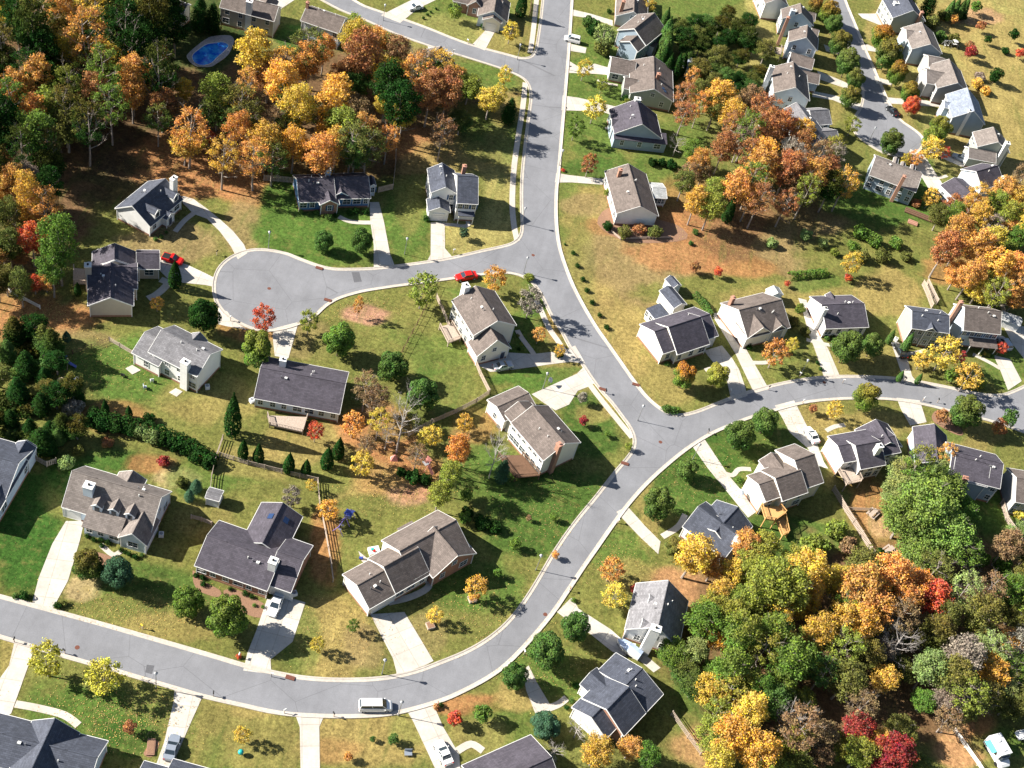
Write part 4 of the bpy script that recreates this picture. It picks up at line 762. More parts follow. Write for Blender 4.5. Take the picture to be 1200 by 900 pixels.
make_house("pale blue-grey roofed house with shade-tinted blue end wall in the upper right row",
 [('g', f(313, 213), f(532, 258), dict(L=f(235, 52), R=f(443, 164), he=5.2)), ('e', f(265, 150), f(345, 160), dict(R=f(310, 115), he=4.8, p=.5))], 'mblue', 'blue', chims=[(*f(432, 168), 8.0, .9, .9, 'W')], win=[(0, 'v0', 4)], vents=0)
f = Fr(1020, 0, 6.667)
make_house("pale taupe roofed house with two flat gabled wings facing the tree-lined street",
 [('g', f(520, 690), f(775, 735), dict(L=11, R=f(712, 632), he=5.0, p=.6)), ('e', f(440, 652), f(620, 680), dict(R=f(560, 565), he=4.8, p=.5)), ('e', f(455, 535), f(590, 550), dict(R=f(520, 450), he=4.8, p=.5))], 'grey', 'tan', win=[(0, 'v0', 3)], vents=0)
make_house("taupe roofed house with shade-tinted blue-grey end wall, second in the upper right row",
 [('g', f(323, 383), f(562, 420), dict(L=f(280, 217), R=f(490, 346), he=5.2)), ('e', f(283, 325), f(345, 335), dict(R=f(330, 240), he=4.8, p=.5))], 'mblue', 'tan', chims=[(*f(405, 95), 8.2, .8, .8, 'b')], win=[(0, 'v0', 4)], vents=1)
make_house("slate roofed house with sage gable end at the top of the tree-lined street",
 [('g', f(175, 140), f(432, 165), dict(L=10, R=f(352, 98), he=5.2, p=.6))], 'green', 'slate', chims=[(*f(205, 20), 7.0, 1.4, 1.2, 'W', 3)], win=[(0, 'v0', 4)], vents=0)
# sheds
f = Fr(210, 570, 5.625)
def shed(lb, w, wall, roof): return make_house(lb, w, wall, roof, cat='shed', name='garden_shed', win=[], vents=0, found=False)
shed("small grey-roofed garden shed on the lawn behind the brick ranch", [('e', f(170, 74), f(264, 100), dict(C=f(195, 2), he=2.2, p=.4))], 'lblue', 'gray')
f = Fr(690, 0, 7.5)
shed("blue-grey roofed shed beside the round orange tree", [('g', f(848, 614), f(978, 637), dict(L=f(850, 520), R=f(928, 606), he=2.3))], 'lblue', 'blue')
f = Fr(740, 320, 7.5)
shed("small barn shed behind the house nearest the road bend", [('g', f(365, 133), f(440, 108), dict(L=f(300, 50), he=2.4, p=.6))], 'lblue', 'slate')
f = Fr(850, 320, 6.316)
shed("white backyard shed with pale rounded roof behind the orange-tree house", [('g', f(335, 172), f(430, 160), dict(L=f(280, 120), he=2.5, p=.5))], 'lblue', 'light')
shed("long white storage shed beside the woodland on the right", [('e', (1174, 374), (1196, 382), dict(w=3, he=2.3, p=.5))], 'white', 'light')
# ---------------------------------------------------------------- trees
LC = dict(g=((.080, .150, .036), "green"), d=((.024, .064, .014), "dark green"), l=((.225, .265, .05), "yellow-green"), y=((.58, .44, .08), "yellow"), o=((.62, .31, .09), "orange"), r=((.55, .11, .055), "red"),
          u=((.36, .17, .075), "rust brown"), n=((.25, .17, .09), "brown"), v=((.135, .150, .04), "olive"), p=((.22, .30, .10), "pale green"), b=((.06, .12, .065), "blue-green"), k=((.30, .05, .045), "crimson"), z=((.64, .38, .08), "golden"), m=((.12, .205, .038), "mid green"), s=((.28, .24, .19), "grey"), q=((.46, .44, .07), "lime yellow"), w=((.165, .265, .06), "light green"))
lm = bpy.data.materials.new("foliage"); lm.use_nodes = True; t = lm.node_tree; N = t.nodes; L = t.links; N.remove(N["Principled BSDF"])
oi = N.new("ShaderNodeObjectInfo"); ge = N.new("ShaderNodeNewGeometry"); tc = N.new("ShaderNodeTexCoord")
sx = N.new("ShaderNodeSeparateXYZ"); L.new(tc.outputs["Generated"], sx.inputs[0])
off = N.new("ShaderNodeVectorMath"); off.operation = 'ADD'; L.new(tc.outputs["Object"], off.inputs[0]); L.new(oi.outputs["Location"], off.inputs[1])
n1 = nse(.7, 4, .6, off.outputs[0])
def math_(op, a, b2):
    m = N.new("ShaderNodeMath"); m.operation = op
    for k, v in ((0, a), (1, b2)):
        if isinstance(v, (int, float)): m.inputs[k].default_value = v
        else: L.new(v, m.inputs[k])
    m.use_clamp = False; return m.outputs[0]
tipf = math_('MULTIPLY', math_('MULTIPLY', oi.outputs["Alpha"], .5), rng(math_('ADD', sx.outputs[2], math_('MULTIPLY', n1, .8)), .85, 1.25, 0, 1))
c = mixc(tipf, oi.outputs["Color"], (.46, .15, .04))
hs = N.new("ShaderNodeHueSaturation"); L.new(c, hs.inputs["Color"]); L.new(rng(n1, .3, .7, .475, .525), hs.inputs["Hue"]); L.new(rng(ge.outputs["Random Per Island"], 0, 1, .85, 1.1), hs.inputs["Saturation"])
c = scl(hs.outputs[0], rng(ge.outputs["Random Per Island"], 0, 1, .8, 1.5)); c = scl(c, rng(n1, .3, .7, .8, 1.2))
df = N.new("ShaderNodeBsdfDiffuse"); tr = N.new("ShaderNodeBsdfTranslucent"); mx = N.new("ShaderNodeMixShader"); mx.inputs[0].default_value = .25
L.new(c, df.inputs[0]); L.new(c, tr.inputs[0]); L.new(df.outputs[0], mx.inputs[1]); L.new(tr.outputs[0], mx.inputs[2]); L.new(mx.outputs[0], N["Material Output"].inputs[0])
bark = mat("grey_bark", (.34, .29, .25), .9, noise=.35, scale=3); barkd = mat("dark_bark", (.14, .10, .08), .9, noise=.3, scale=3)
def quads(name, cen, nor, size, rs, m, asp=1.0):
    n = len(cen); r = rs.normal(size=(n, 3)); a = np.cross(nor, r); a /= np.linalg.norm(a, axis=1)[:, None] + 1e-9; b2 = np.cross(nor, a)
    s = size[:, None] / 2; v = np.stack([cen - a * s * asp, cen - b2 * s, cen + a * s * asp, cen + b2 * s], 1).reshape(-1, 3).astype(np.float32)
    me = bpy.data.meshes.new(name); me.vertices.add(4 * n); me.vertices.foreach_set("co", v.ravel()); me.loops.add(4 * n); me.loops.foreach_set("vertex_index", np.arange(4 * n, dtype=np.int32))
    me.polygons.add(n); me.polygons.foreach_set("loop_start", np.arange(0, 4 * n, 4, dtype=np.int32)); me.update(calc_edges=True); me.materials.append(m); return me
def crown(seed, lobes, n, leaf, inner=.12, jit=.8, furrow=0, fuzz=0):
    """lobes: (x, y, z, radius, squash)"""
    rs = np.random.RandomState(seed); A = np.array([l[3] ** 2 for l in lobes]); A = A / A.sum(); C_, N_ = [], []
    for l, sh in zip(lobes, A):
        k = int(n * sh); d = rs.normal(size=(k, 3)); d[:, 2] += .25; d /= np.linalg.norm(d, axis=1)[:, None]
        rad = l[3] * np.where(rs.rand(k) < inner, rs.uniform(.35, .8, k), rs.uniform(.82 - fuzz * .3, 1.06 + fuzz * .4, k))
        if furrow: rad *= 1 + furrow * np.sin(d[:, 0] * 9 + seed) * np.cos(d[:, 1] * 8) * np.sin(d[:, 2] * 7 + 1)
        p = d * rad[:, None]; p[:, 2] *= l[4]; C_.append(p + np.array(l[:3])); N_.append(d)
    c_, n_ = np.concatenate(C_), np.concatenate(N_)
    n_ = n_ + rs.normal(size=n_.shape) * jit; n_ /= np.linalg.norm(n_, axis=1)[:, None]
    return quads("crown", c_, n_, leaf * rs.uniform(.6, 1.35, len(c_)), rs, lm, .8)
def trunk(seed, h, r, spread, nb=6, zb=.35, m=None, lean=0, sub=0):
    rs = random.Random(seed); mb = MB(); top = Vector((lean * h, 0, h)); p = Vector((0, 0, -.1)); seg = 5; pts = [p]
    for i in range(1, seg + 1):
        q = Vector((lean * h * i / seg + rs.uniform(-.12, .12) * r * 4, rs.uniform(-.12, .12) * r * 4, h * i / seg)); pts.append(q); mb.tube(pts[-2], q, r * (1 - .75 * (i - 1) / seg), r * (1 - .75 * i / seg), 6, cap=False)
    for k in range(nb):
        f_ = zb + (1 - zb) * k / nb; i = min(seg - 1, int(f_ * seg)); b0 = pts[i].lerp(pts[i + 1], f_ * seg - i); a = k * 2.4 + rs.random(); ln = spread * (1.05 - .5 * (f_ - zb)) * rs.uniform(.8, 1.1)
        e = b0 + Vector((math.cos(a) * ln * .75, math.sin(a) * ln * .75, ln * rs.uniform(.45, .9))); md = b0.lerp(e, .5) + Vector((0, 0, -.08 * ln)); rr = r * (.5 - .25 * f_)
        mb.tube(b0, md, rr, rr * .65, 4, cap=False); mb.tube(md, e, rr * .65, rr * .2, 4, cap=False)
        for s_ in range(sub):
            st = md.lerp(e, rs.random() * .9); dr = (e - md).normalized() + Vector((rs.uniform(-1, 1), rs.uniform(-1, 1), rs.uniform(-.2, .9))); en = st + dr.normalized() * ln * rs.uniform(.25, .5); mb.tube(st, en, rr * .3, rr * .1, 3, cap=False)
            for s2 in range(4):
                dr2 = dr.normalized() + Vector((rs.uniform(-1, 1), rs.uniform(-1, 1), rs.uniform(-.3, .9))); s3 = st.lerp(en, rs.uniform(.2, 1)); mb.tube(s3, s3 + dr2.normalized() * ln * rs.uniform(.12, .3), rr * .14, rr * .05, 3, cap=False)
    return mb.mesh("trunk", m or bark)
PR = {}
def proto(kind, mk):
    PR[kind] = mk
def lob(seed, n, R, zr, zc, rl, sq=.85, low=0.0):
    rs = random.Random(seed); o = []
    for i in range(n):
        a = i * 2.39996 + rs.random() * .5; z = 1 - 2 * (i + .5) / n * (1 - low * .5); rr = math.sqrt(max(0, 1 - z * z)) * R * rs.uniform(.75, 1.0)
        o.append((math.cos(a) * rr, math.sin(a) * rr, zc + z * zr * rs.uniform(.8, 1), rl * rs.uniform(.75, 1.2), sq))
    o.append((0, 0, zc, R * .72, zr / R)); return o
# kind: (list of (crown, trunk), radius, crown-centre height)
def P_round(s): return (crown(s, lob(s, 17, 2.9, 3.3, 5.2, 1.45, 1.0), 9500, .38, .02, .42, .04), trunk(s, 6, .18, 2.2, 6, .3, barkd))
def P_small(s): return (crown(s, lob(s, 8, 1.1, 1.2, 2.6, .75), 1100, .34, .1, .8), trunk(s, 3.0, .07, 1.0, 4, .4, barkd))
def P_airy(s): return (crown(s, lob(s, 22, 2.1, 2.5, 4.2, .62)[:-1], 2300, .27, .55, .9, 0, 1), trunk(s, 6, .12, 2.2, 9, .25, bark, sub=3))
def P_wood(s): return (crown(s, lob(s, 24, 3.1, 4.4, 9.8, 1.05)[:-1] + [(0, 0, 10, 1.6, 1.5)], 6000, .34, .3, .9, 0, .8), trunk(s, 12, .26, 3.4, 8, .45, bark, lean=.02, sub=2))
def P_woodb(s): return (crown(s, lob(s, 30, 4.3, 4.0, 8.6, 1.25)[:-1] + [(0, 0, 8.6, 2.5, 1.1)], 9500, .37, .25, .9, 0, .7), trunk(s, 11, .32, 4.4, 9, .35, bark, sub=2))
def P_thin(s): return (crown(s, lob(s, 26, 2.9, 4.2, 9.6, .9)[:-1], 3200, .27, .7, .95, 0, 1), trunk(s, 13, .22, 3.6, 12, .3, bark, lean=.03, sub=4))
def P_bare(s): return (None, trunk(s, 11, .2, 4.0, 14, .35, mat("pale_grey_bark", (.42, .38, .35), .9, noise=.25, scale=3), sub=7))
def P_big(s): return (crown(s, [(0, 0, 11, 4.2, 1.0), (4.6, 1, 9, 3.2, .9), (-4.5, .5, 9.5, 3.3, .9), (1, 4.6, 9.5, 3.2, .9), (0, -4.8, 8, 3.4, .9), (3.6, -3.8, 6.6, 2.8, .9), (-3.8, -3.9, 6.8, 3.0, .9), (4, 4.6, 8, 2.6, .9), (-3.6, 4.4, 8.6, 2.7, .9), (6.4, -1.6, 6.2, 2.2, .9), (-6.3, -1.5, 6.6, 2.2, .9), (0, 0, 6.5, 4.5, .8)] + lob(s, 40, 6.6, 5.0, 8.2, 1.25)[:-1], 20000, .46, .12, .9), trunk(s, 12, .5, 6, 9, .25, bark, sub=3))
def P_con(s):
    rs = np.random.RandomState(s); n = 2600; z = rs.rand(n) ** .8; R = 1.35 * np.sqrt(np.sin(np.clip(z * 3.0 + .35, 0, 3.14))) * (1 - z * .62); a = rs.rand(n) * 2 * np.pi
    R = R * (rs.uniform(.86, 1.05, n) + .06 * np.sin(a * 7 + z * 20)); c_ = np.stack([R * np.cos(a), R * np.sin(a), .15 + z * 5.4], 1); n_ = np.stack([np.cos(a), np.sin(a), .5 + 0 * a], 1) + rs.normal(size=(n, 3)) * .5
    n_ /= np.linalg.norm(n_, axis=1)[:, None]; mb = MB(); mb.tube((0, 0, -.1), (0, 0, 3), .12, .03, 6); return (quads("crown", c_, n_, .3 * rs.uniform(.6, 1.3, n), rs, lm, .7), mb.mesh("trunk", barkd))
def P_pine(s):
    rs = np.random.RandomState(s); C_, N_ = [], []
    for k in range(15):
        z = 1.4 + k * .75; rad = 3.1 * math.sin(math.pi * (.18 + .8 * k / 15)) ** .7 * (1 - k / 34); m_ = int(60 + 26 * rad * 6); a = rs.rand(m_) * 2 * np.pi; br = .6 + .4 * np.abs(np.sin(a * 3 + k)); rr = rad * br * np.sqrt(rs.rand(m_)); C_.append(np.stack([rr * np.cos(a), rr * np.sin(a), z - rr * .28 + rs.normal(size=m_) * .45], 1) + rs.normal(size=(m_, 3)) * .12); N_.append(np.stack([np.cos(a) * .7, np.sin(a) * .7, np.ones(m_) * .7], 1) + rs.normal(size=(m_, 3)) * .6)
    c_, n_ = np.concatenate(C_), np.concatenate(N_); n_ /= np.linalg.norm(n_, axis=1)[:, None]; mb = MB(); mb.tube((0, 0, -.1), (0, 0, 12.8), .22, .03, 6); return (quads("crown", c_, n_, .42 * rs.uniform(.6, 1.3, len(c_)), rs, lm, .5), mb.mesh("trunk", barkd))
def P_shrub(s): return (crown(s, lob(s, 7, .42, .32, .48, .36), 420, .2, .05, .6), None)
def P_bush(s): return (crown(s, lob(s, 9, 1.1, .7, 1.0, .7, .8), 1500, .3, .1, .8), trunk(s, 1.2, .08, 1.0, 5, .1, barkd))
KIND = dict(round=(P_round, 4.1, 5.2, 5, "round tree"), small=(P_small, 1.7, 2.6, 3, "young tree"), airy=(P_airy, 2.6, 4.2, 4, "airy tree"), wood=(P_wood, 4.1, 10.2, 6, "tall tree"), woodb=(P_woodb, 5.6, 9.0, 5, "broad tree"),
            thin=(P_thin, 3.6, 10.0, 4, "sparse tree"), bare=(P_bare, 4.4, 9.0, 3, "bare tree"), big=(P_big, 8.0, 8.4, 1, "huge tree"), con=(P_con, 1.35, 2.8, 3, "columnar evergreen"), pine=(P_pine, 3.0, 7.0, 3, "conifer"), shrub=(P_shrub, .78, .5, 3, "clipped shrub"), bush=(P_bush, 1.75, 1.0, 3, "loose bush"))
PM = {}
TR = random.Random(11)
LAND = [((175, 243), "the navy cape cod"), ((135, 330), "the sprawling charcoal house"), ((395, 228), "the bright blue ranch"), ((530, 225), "the two-storey white house"), ((565, 370), "the tall cream house"), ((205, 425), "the split-level house"), ((350, 455), "the white ranch with a deck"),
        ((290, 645), "the brick ranch"), ((135, 590), "the three-dormer house"), ((480, 655), "the long stepped ranch"), ((625, 505), "the cream corner house"), ((795, 385), "the house at the road bend"), ((885, 375), "the two-gabled taupe house"), ((980, 370), "the charcoal house above the right street"),
        ((1080, 385), "the sage green house"), ((1145, 385), "the brick-stack house on the right"), ((1010, 525), "the house with the cluttered deck"), ((1125, 545), "the half hidden house"), ((915, 560), "the raised timber deck"), ((840, 615), "the white chimney-box house"), ((775, 730), "the cape with triangle dormers"),
        ((715, 820), "the big slate blue house"), ((600, 885), "the charcoal roof at the bottom"), ((60, 870), "the lower left corner house"), ((10, 560), "the left edge house"), ((300, 15), "the house above the pool"), ((375, 30), "the top brick-stack house"), ((510, 75), "the taupe hipped roof"), ((570, 10), "the brick fronted corner house"),
        ((740, 25), "the dark brown chimney house"), ((735, 60), "the dark blue gable"), ((755, 95), "the sage end-wall house"), ((745, 150), "the lean-to blue house"), ((745, 225), "the pale sunroom"), ((925, 20), "the far end of the close-set row"), ((930, 60), "the very tall brick chimney"), ((925, 105), "the lower close-set row"),
        ((945, 150), "the two-winged grey house"), ((1050, 205), "the long grey house"), ((1175, 215), "the light blue gabled house"), ((1155, 165), "the angled white chimney"), ((1125, 125), "the pale blue-grey roof"), ((1105, 80), "the two flat gabled wings"), ((1080, 45), "the shade-tinted end wall"), ((1060, 10), "the slate house at the street top"),
        ((330, 340), "the cul-de-sac circle"), ((245, 62), "the swimming pool"), ((250, 580), "the small grey shed"), ((1040, 160), "the upper cul-de-sac"), ((640, 330), "the upper road junction"), ((760, 510), "the lower road junction"), ((640, 670), "the road's lower bend"), ((470, 560), "the leaf-strewn back yards"), ((60, 150), "the dark north-west wood"),
        ((330, 130), "the golden wood"), ((30, 250), "the western wood edge"), ((40, 440), "the shady western thicket"), ((180, 510), "the back hedge"), ((860, 90), "the evergreen belt"), ((900, 200), "the rust-coloured wood"), ((1000, 300), "the rough open slope"), ((1140, 290), "the eastern wood"), ((1150, 60), "the big dry field"),
        ((900, 700), "the south-east wood's upper edge"), ((870, 850), "the south-east wood's lower end"), ((1040, 760), "the middle of the south-east wood"), ((1150, 720), "the right part of the south-east wood"), ((540, 500), "the back-garden copse"), ((1150, 870), "the parked camper"), ((250, 855), "the bottom lawn"), ((430, 870), "the bottom street verge")]
TREES = []; KID = {}
PH = dict(bright=0)
def near(x, y):
    return min(LAND, key=lambda q: (q[0][0] - x) ** 2 + (q[0][1] - y) ** 2)
def tree(x, y, r, kind, colr, tip=0.0, hz=1.0, group=None, lab=None, cat=None, base=False):
    mk, R0, z0, nv, kn = KIND[kind]
    c_ = P(x, y, 5); s = r / pxm(c_) / R0
    c_ = P(x, y, 0 if base else z0 * s * hz); s = r / pxm(c_) / R0
    s = max(.25, s); c_ = P(x, y, 0 if base else z0 * s * hz)
    k = TR.randrange(nv)
    if (kind, k) not in PM: PM[(kind, k)] = mk(31 + k * 7 + len(kind))
    cm, tm = PM[(kind, k)]; cv = LC[colr]
    nm, ct = {"shrub": ("shrub", "shrub"), "bush": ("bush", "bush"), "con": ("columnar_evergreen", "evergreen"), "pine": ("conifer", "conifer"), "bare": ("bare_tree", "bare tree"), "round": ("shade_tree", "shade tree"), "small": ("young_tree", "young tree"), "airy": ("garden_tree", "garden tree"), "big": ("oak_tree", "oak tree"), "thin": ("sparse_tree", "sparse tree"), "woodb": ("broadleaf_tree", "broadleaf tree")}.get(kind, ("woodland_tree", "woodland tree"))
    if kind == 'round': r *= (1.3 if y < 200 else 1.17); hz *= 1.05
    if kind == 'pine': r *= 1.25
    if kind == 'con': r *= 1.12; hz *= 1.12
    o = thing(nm, (c_.x, c_.y, 0), TR.random() * 6.28, None, cat or ct, group)
    o.scale = (s * TR.uniform(.93, 1.07), s * TR.uniform(.93, 1.07), s * hz * TR.uniform(.93, 1.07))
    if cm:
        cr_ = link(bpy.data.objects.new("crown", cm), o); j = TR.uniform(.85, 1.15); cr_.color = (min(1, cv[0][0] * j * TR.uniform(.9, 1.1)), min(1, cv[0][1] * j), min(1, cv[0][2] * j), tip)
    if tm: link(bpy.data.objects.new("trunk", tm), o)
    TREES.append([o, x, y, kind, colr, tip, r, kn, lab, s * R0]); return o
def T(kind, data, group=None):
    for d in data: tree(d[0], d[1], d[2], kind, d[3], d[4] if len(d) > 4 else 0, d[5] if len(d) > 5 else 1.0, group)
g_ = "round street trees in front gardens"
T('round', [(379, 283, 12, 'g'), (424, 283, 15, 'g'), (239, 372, 20, 'd'), (301, 411, 22, 'm', .35), (397, 400, 20, 'm'), (461, 430, 19, 'g'), (496, 464, 20, 'g'), (1014, 467, 17, 'm', .6), (1132, 483, 20, 'g', .25), (867, 511, 19, 'g', .15), (898, 494, 17, 'g', .15), (806, 551, 14, 'g', .1), (770, 591, 20, 'g', .15),
 (674, 737, 19, 'g'), (641, 764, 23, 'g'), (603, 793, 17, 'g'), (639, 850, 20, 'b', 0, .6), (220, 706, 20, 'm'), (266, 723, 26, 'm', .15), (138, 673, 19, 'b'), (103, 661, 20, 'g', .45), (801, 441, 16, 'm', 1.6), (841, 439, 16, 'l', .3), (992, 409, 19, 'g', .1), (1022, 406, 14, 'g', .2),
 (972, 16, 13, 'm', .9), (955, 8, 10, 'v', .9), (977, 29, 11, 'g', .1), (984, 50, 14, 'g', .5), (993, 75, 15, 'g', .3), (1002, 94, 12, 'g', .4), (996, 113, 13, 'g', .5), (1045, 166, 15, 'g', .2), (1034, 43, 15, 'm', 1.5), (1041, 64, 17, 'g', .5), (1051, 87, 14, 'm', 1), (1066, 109, 12, 'm', .8), (1069, 124, 11, 'r', .6), (1101, 150, 14, 'm', .5), (1092, 163, 14, 'm', .2),
 (735, 633, 1, 'g'), (1058, 90, 8, 'u', .6), (788, 640, 13, 'v', .2)][:-3] + [(790, 641, 13, 'v', .3)], g_)
T('airy', [(54, 774, 23, 'q', 0), (121, 793, 26, 'q', 0, .8), (284, 862, 11, 'y'), (372, 755, 11, 'y'), (414, 733, 9, 'm'), (510, 721, 11, 'y'), (558, 688, 16, 'z'), (496, 338, 22, 'l', 0, .95), (580, 326, 16, 'z', .8), (309, 372, 17, 'r', 0), (362, 376, 14, 'l'), (420, 358, 7, 'o', 0, 1.8), (622, 354, 17, 's'), (632, 392, 10, 'o'), (656, 410, 8, 'z'),
 (696, 112, 0.1, 'y')][:-1] + [(697, 127, 15, 'y', 0, .9), (685, 80, 11, 'y'), (706, 98, 8, 'l'), (708, 40, 14, 'p'), (675, 148, 13, 'm'), (599, 35, 12, 'y'), (585, 110, 12, 'y'), (592, 88, 11, 'y'), (415, 28, 12, 'l'), (910, 412, 18, 'o', .3), (929, 404, 9, 'y'), (999, 308, 14, 'y', 0), (1108, 413, 20, 'y', .2), (1082, 420, 12, 'y'), (978, 480, 11, 'y'), (1136, 440, 18, 'z'),
 (1174, 407, 8, 'r'), (1125, 418, 9, 'k'), (720, 698, 18, 'y', 0, .8), (718, 666, 17, 'o', .3), (414, 497, 16, 'o', .5), (508, 510, 13, 'y', .2), (545, 495, 12, 'z'), (370, 505, 12, 'r', 0, 1.1), (425, 543, 16, 'y'), (497, 512, 10, 'y'), (385, 597, 14, 'z'), (342, 582, 13, 's'), (365, 568, 8, 'y'), (1093, 173, 15, 'y'), (1073, 184, 10, 'o'), (1062, 186, 7, 'y'), (1091, 231, 11, 'z'),
 (1108, 178, 8, 'r'), (905, 100, 0.1, 'g')][:-1] + [(812, 90, 11, 'o', 0, .9), (691, 190, 11, 'u', .5, 1.3), (1000, 145, 11, 'l'), (740, 30, 0.1, 'g')][:-1] + [(184, 355, 9, 'z'), (880, 55, 7, 'z'), (762, 4, 10, 'y'), (735, 120, 6, 'l')])
T('small', [(152, 852, 9, 'u'), (344, 687, 0.1, 'g')][:-1] + [(533, 842, 10, 'r'), (566, 836, 12, 'm'), (583, 671, 6, 'm'), (461, 866, 7, 'g'), (437, 866, 4, 'g'), (408, 887, 6, 'o'), (547, 580, 8, 'm'), (545, 607, 8, 'm'), (603, 636, 8, 'm'), (684, 493, 6, 'k'), (683, 466, 7, 's'), (737, 523, 5, 'l'), (712, 508, 4, 'm'), (994, 325, 5, 'r'), (923, 332, 4, 'r'), (649, 606, 5, 'm'), (651, 650, 5, 'o'), (620, 607, 4, 'n'), (1115, 440, 9, 'm'), (815, 312, 7, 'u'),
 (842, 318, 6, 'r'), (1112, 20, 5, 'm'), (460, 40, 0.1, 'g')][:-1] + [(534, 14, 8, 'l'), (1150, 30, 6, 'u'), (1138, 60, 8, 'k'), (1136, 54, 6, 'u'), (1158, 46, 5, 'd'), (1189, 40, 6, 'd', 0, 1.3), (1168, 88, 8, 'd'), (1144, 7, 7, 'm'), (1196, 62, 6, 'r'), (1118, 22, 6, 'o'), (541, 208, 0.1, 'g')][:-1] + [(544, 272, 7, 'b'), (953, 479, 6, 'u'), (712, 225, 5, 'l'), (1062, 340, 0.1, 'g')][:-1] + [(1104, 488, 9, 'u', .2), (1172, 500, 10, 'u', .4), (1183, 490, 9, 'g', 0, 1.5), (770, 40, 0.1, 'g')][:-1] + [(608, 550, 0.1, 'g')][:-1])
T('con', [(273, 489, 12, 'd', 0, 1.3), (285, 528, 8, 'd'), (303, 532, 8, 'd'), (339, 543, 8, 'd'), (359, 548, 7, 'd'), (384, 537, 9, 'd'), (397, 527, 8, 'd'), (205, 323, 9, 'd'), (612, 5, 8, 'd'), (1057, 405, 0.1, 'g')][:-1] + [(1063, 403, 7, 'g'), (1044, 395, 5, 'g'), (1055, 441, 4, 'g'), (1077, 444, 4, 'g'), (78, 394, 6, 'b', 0, .6), (91, 339, 5, 'd'), (123, 478, 6, 'd'), (151, 483, 5, 'd'), (855, 247, 8, 'd')], "columnar evergreens")
T('con', [(781, 40, 10, 'g'), (781, 50, 10, 'g'), (780, 60, 11, 'g'), (779, 27, 8, 'g'), (778, 70, 8, 'd'), (784, 78, 8, 'd'), (793, 80, 8, 'd'), (800, 76, 7, 'd'), (1113, 12, 6, 'g'), (1120, 10, 6, 'g'), (1126, 12, 6, 'g'), (1131, 9, 6, 'g')], "evergreens in close rows")
T('pine', [(235, 15, 15, 'd', 0, .7), (250, 20, 13, 'd', 0, .7), (48, 470, 14, 'd', 0, .7), (20, 455, 16, 'd', 0, .7), (30, 425, 16, 'd', 0, .7), (12, 490, 13, 'd', 0, .6), (68, 510, 11, 'g', 0, .6), (58, 500, 10, 'd', 0, .6), (60, 525, 9, 'd', 0, .6), (92, 465, 10, 'd', 0, .5), (8, 410, 14, 'g', 0, .6), (52, 440, 12, 'd', 0, .6), (35, 500, 12, 'd', 0, .6), (590, 550, 12, 'b', 0, .8), (230, 568, 9, 'b', 0, .6), (222, 580, 8, 'b', 0, .6), (1066, -4, 14, 'd', 0, .7), (1090, 4, 12, 'd', 0, .7), (598, 128, 12, 'd', 0, .7)])
T('bush', [(175, 490, 9, 'd'), (108, 492, 14, 'd'), (122, 497, 13, 'd'), (138, 500, 13, 'd'), (152, 503, 12, 'd'), (165, 505, 12, 'p'), (178, 512, 13, 'p'), (192, 515, 13, 'd'), (205, 520, 13, 'd'), (218, 525, 12, 'd'), (232, 533, 12, 'd'), (245, 542, 12, 'd'), (126, 518, 9, 'u', .3), (192, 541, 9, 'k'), (214, 565, 9, 'v'), (85, 475, 16, 's'), (78, 542, 12, 'p'), (92, 527, 9, 'v'), (236, 535, 8, 'o'),
 (484, 558, 12, 'd'), (498, 562, 10, 'd'), (470, 553, 8, 'd'), (565, 612, 12, 'd'), (580, 618, 10, 'd'), (548, 600, 10, 'd'), (690, 25, 9, 'g'), (697, 28, 9, 'g'), (694, 36, 9, 'd'), (670, 27, 0.1, 'g')][:-1] + [(706, 55, 13, 'v', 0), (716, 44, 10, 'p'), (765, 18, 8, 'p'), (776, 190, 7, 'd'), (787, 193, 8, 'd'), (765, 190, 7, 'd'), (712, 265, 8, 'd'), (732, 272, 11, 'v'), (768, 272, 10, 'v'), (750, 268, 9, 'u'), (905, 285, 9, 'p'), (945, 275, 10, 'p'), (978, 296, 7, 'l'), (815, 272, 5, 'g'), (810, 285, 4, 'g'), (1010, 272, 12, 'm'), (1025, 282, 12, 'm'), (1035, 300, 12, 'v'), (1010, 300, 11, 'v'), (1050, 285, 10, 'm'), (1000, 288, 9, 'm'), (1062, 300, 9, 'v'), (965, 285, 8, 'p'),
 (913, 388, 0.1, 'g')][:-1] + [(905, 362, 0.1, 'g')][:-1] + [(930, 378, 10, 'v', .3), (938, 362, 8, 'm', .2), (944, 388, 8, 'v'), (1133, 440, 12, 'm'), (1148, 448, 10, 'l'), (752, 700, 9, 'm'), (760, 712, 6, 'm'), (745, 690, 8, 'k'), (1102, 43, 10, 'g'), (1118, 46, 10, 'v'), (1092, 25, 12, 'v'), (1104, 18, 8, 'v'), (1128, 18, 8, 'd'), (1164, 92, 6, 'd'), (1178, 60, 6, 'd'), (1145, 98, 9, 'z'), (1155, 106, 8, 'z'), (1148, 90, 8, 's'), (1150, 300, 10, 'u'), (1074, 238, 8, 'u'), (870, 50, 9, 'g'), (430, 60, 0.1, 'g')][:-1] + [(100, 345, 0.1, 'g')][:-1] + [(980, 620, 16, 'l'), (955, 640, 20, 'l'), (995, 640, 14, 'n'), (1035, 655, 18, 'd'), (1150, 655, 14, 'm'), (1175, 662, 14, 'm'), (1195, 602, 10, 'y'), (520, 545, 0.1, 'g')][:-1] + [(620, 325, 7, 'l'), (640, 345, 0.1, 'l')][:-1] + [(655, 415, 6, 'd')])
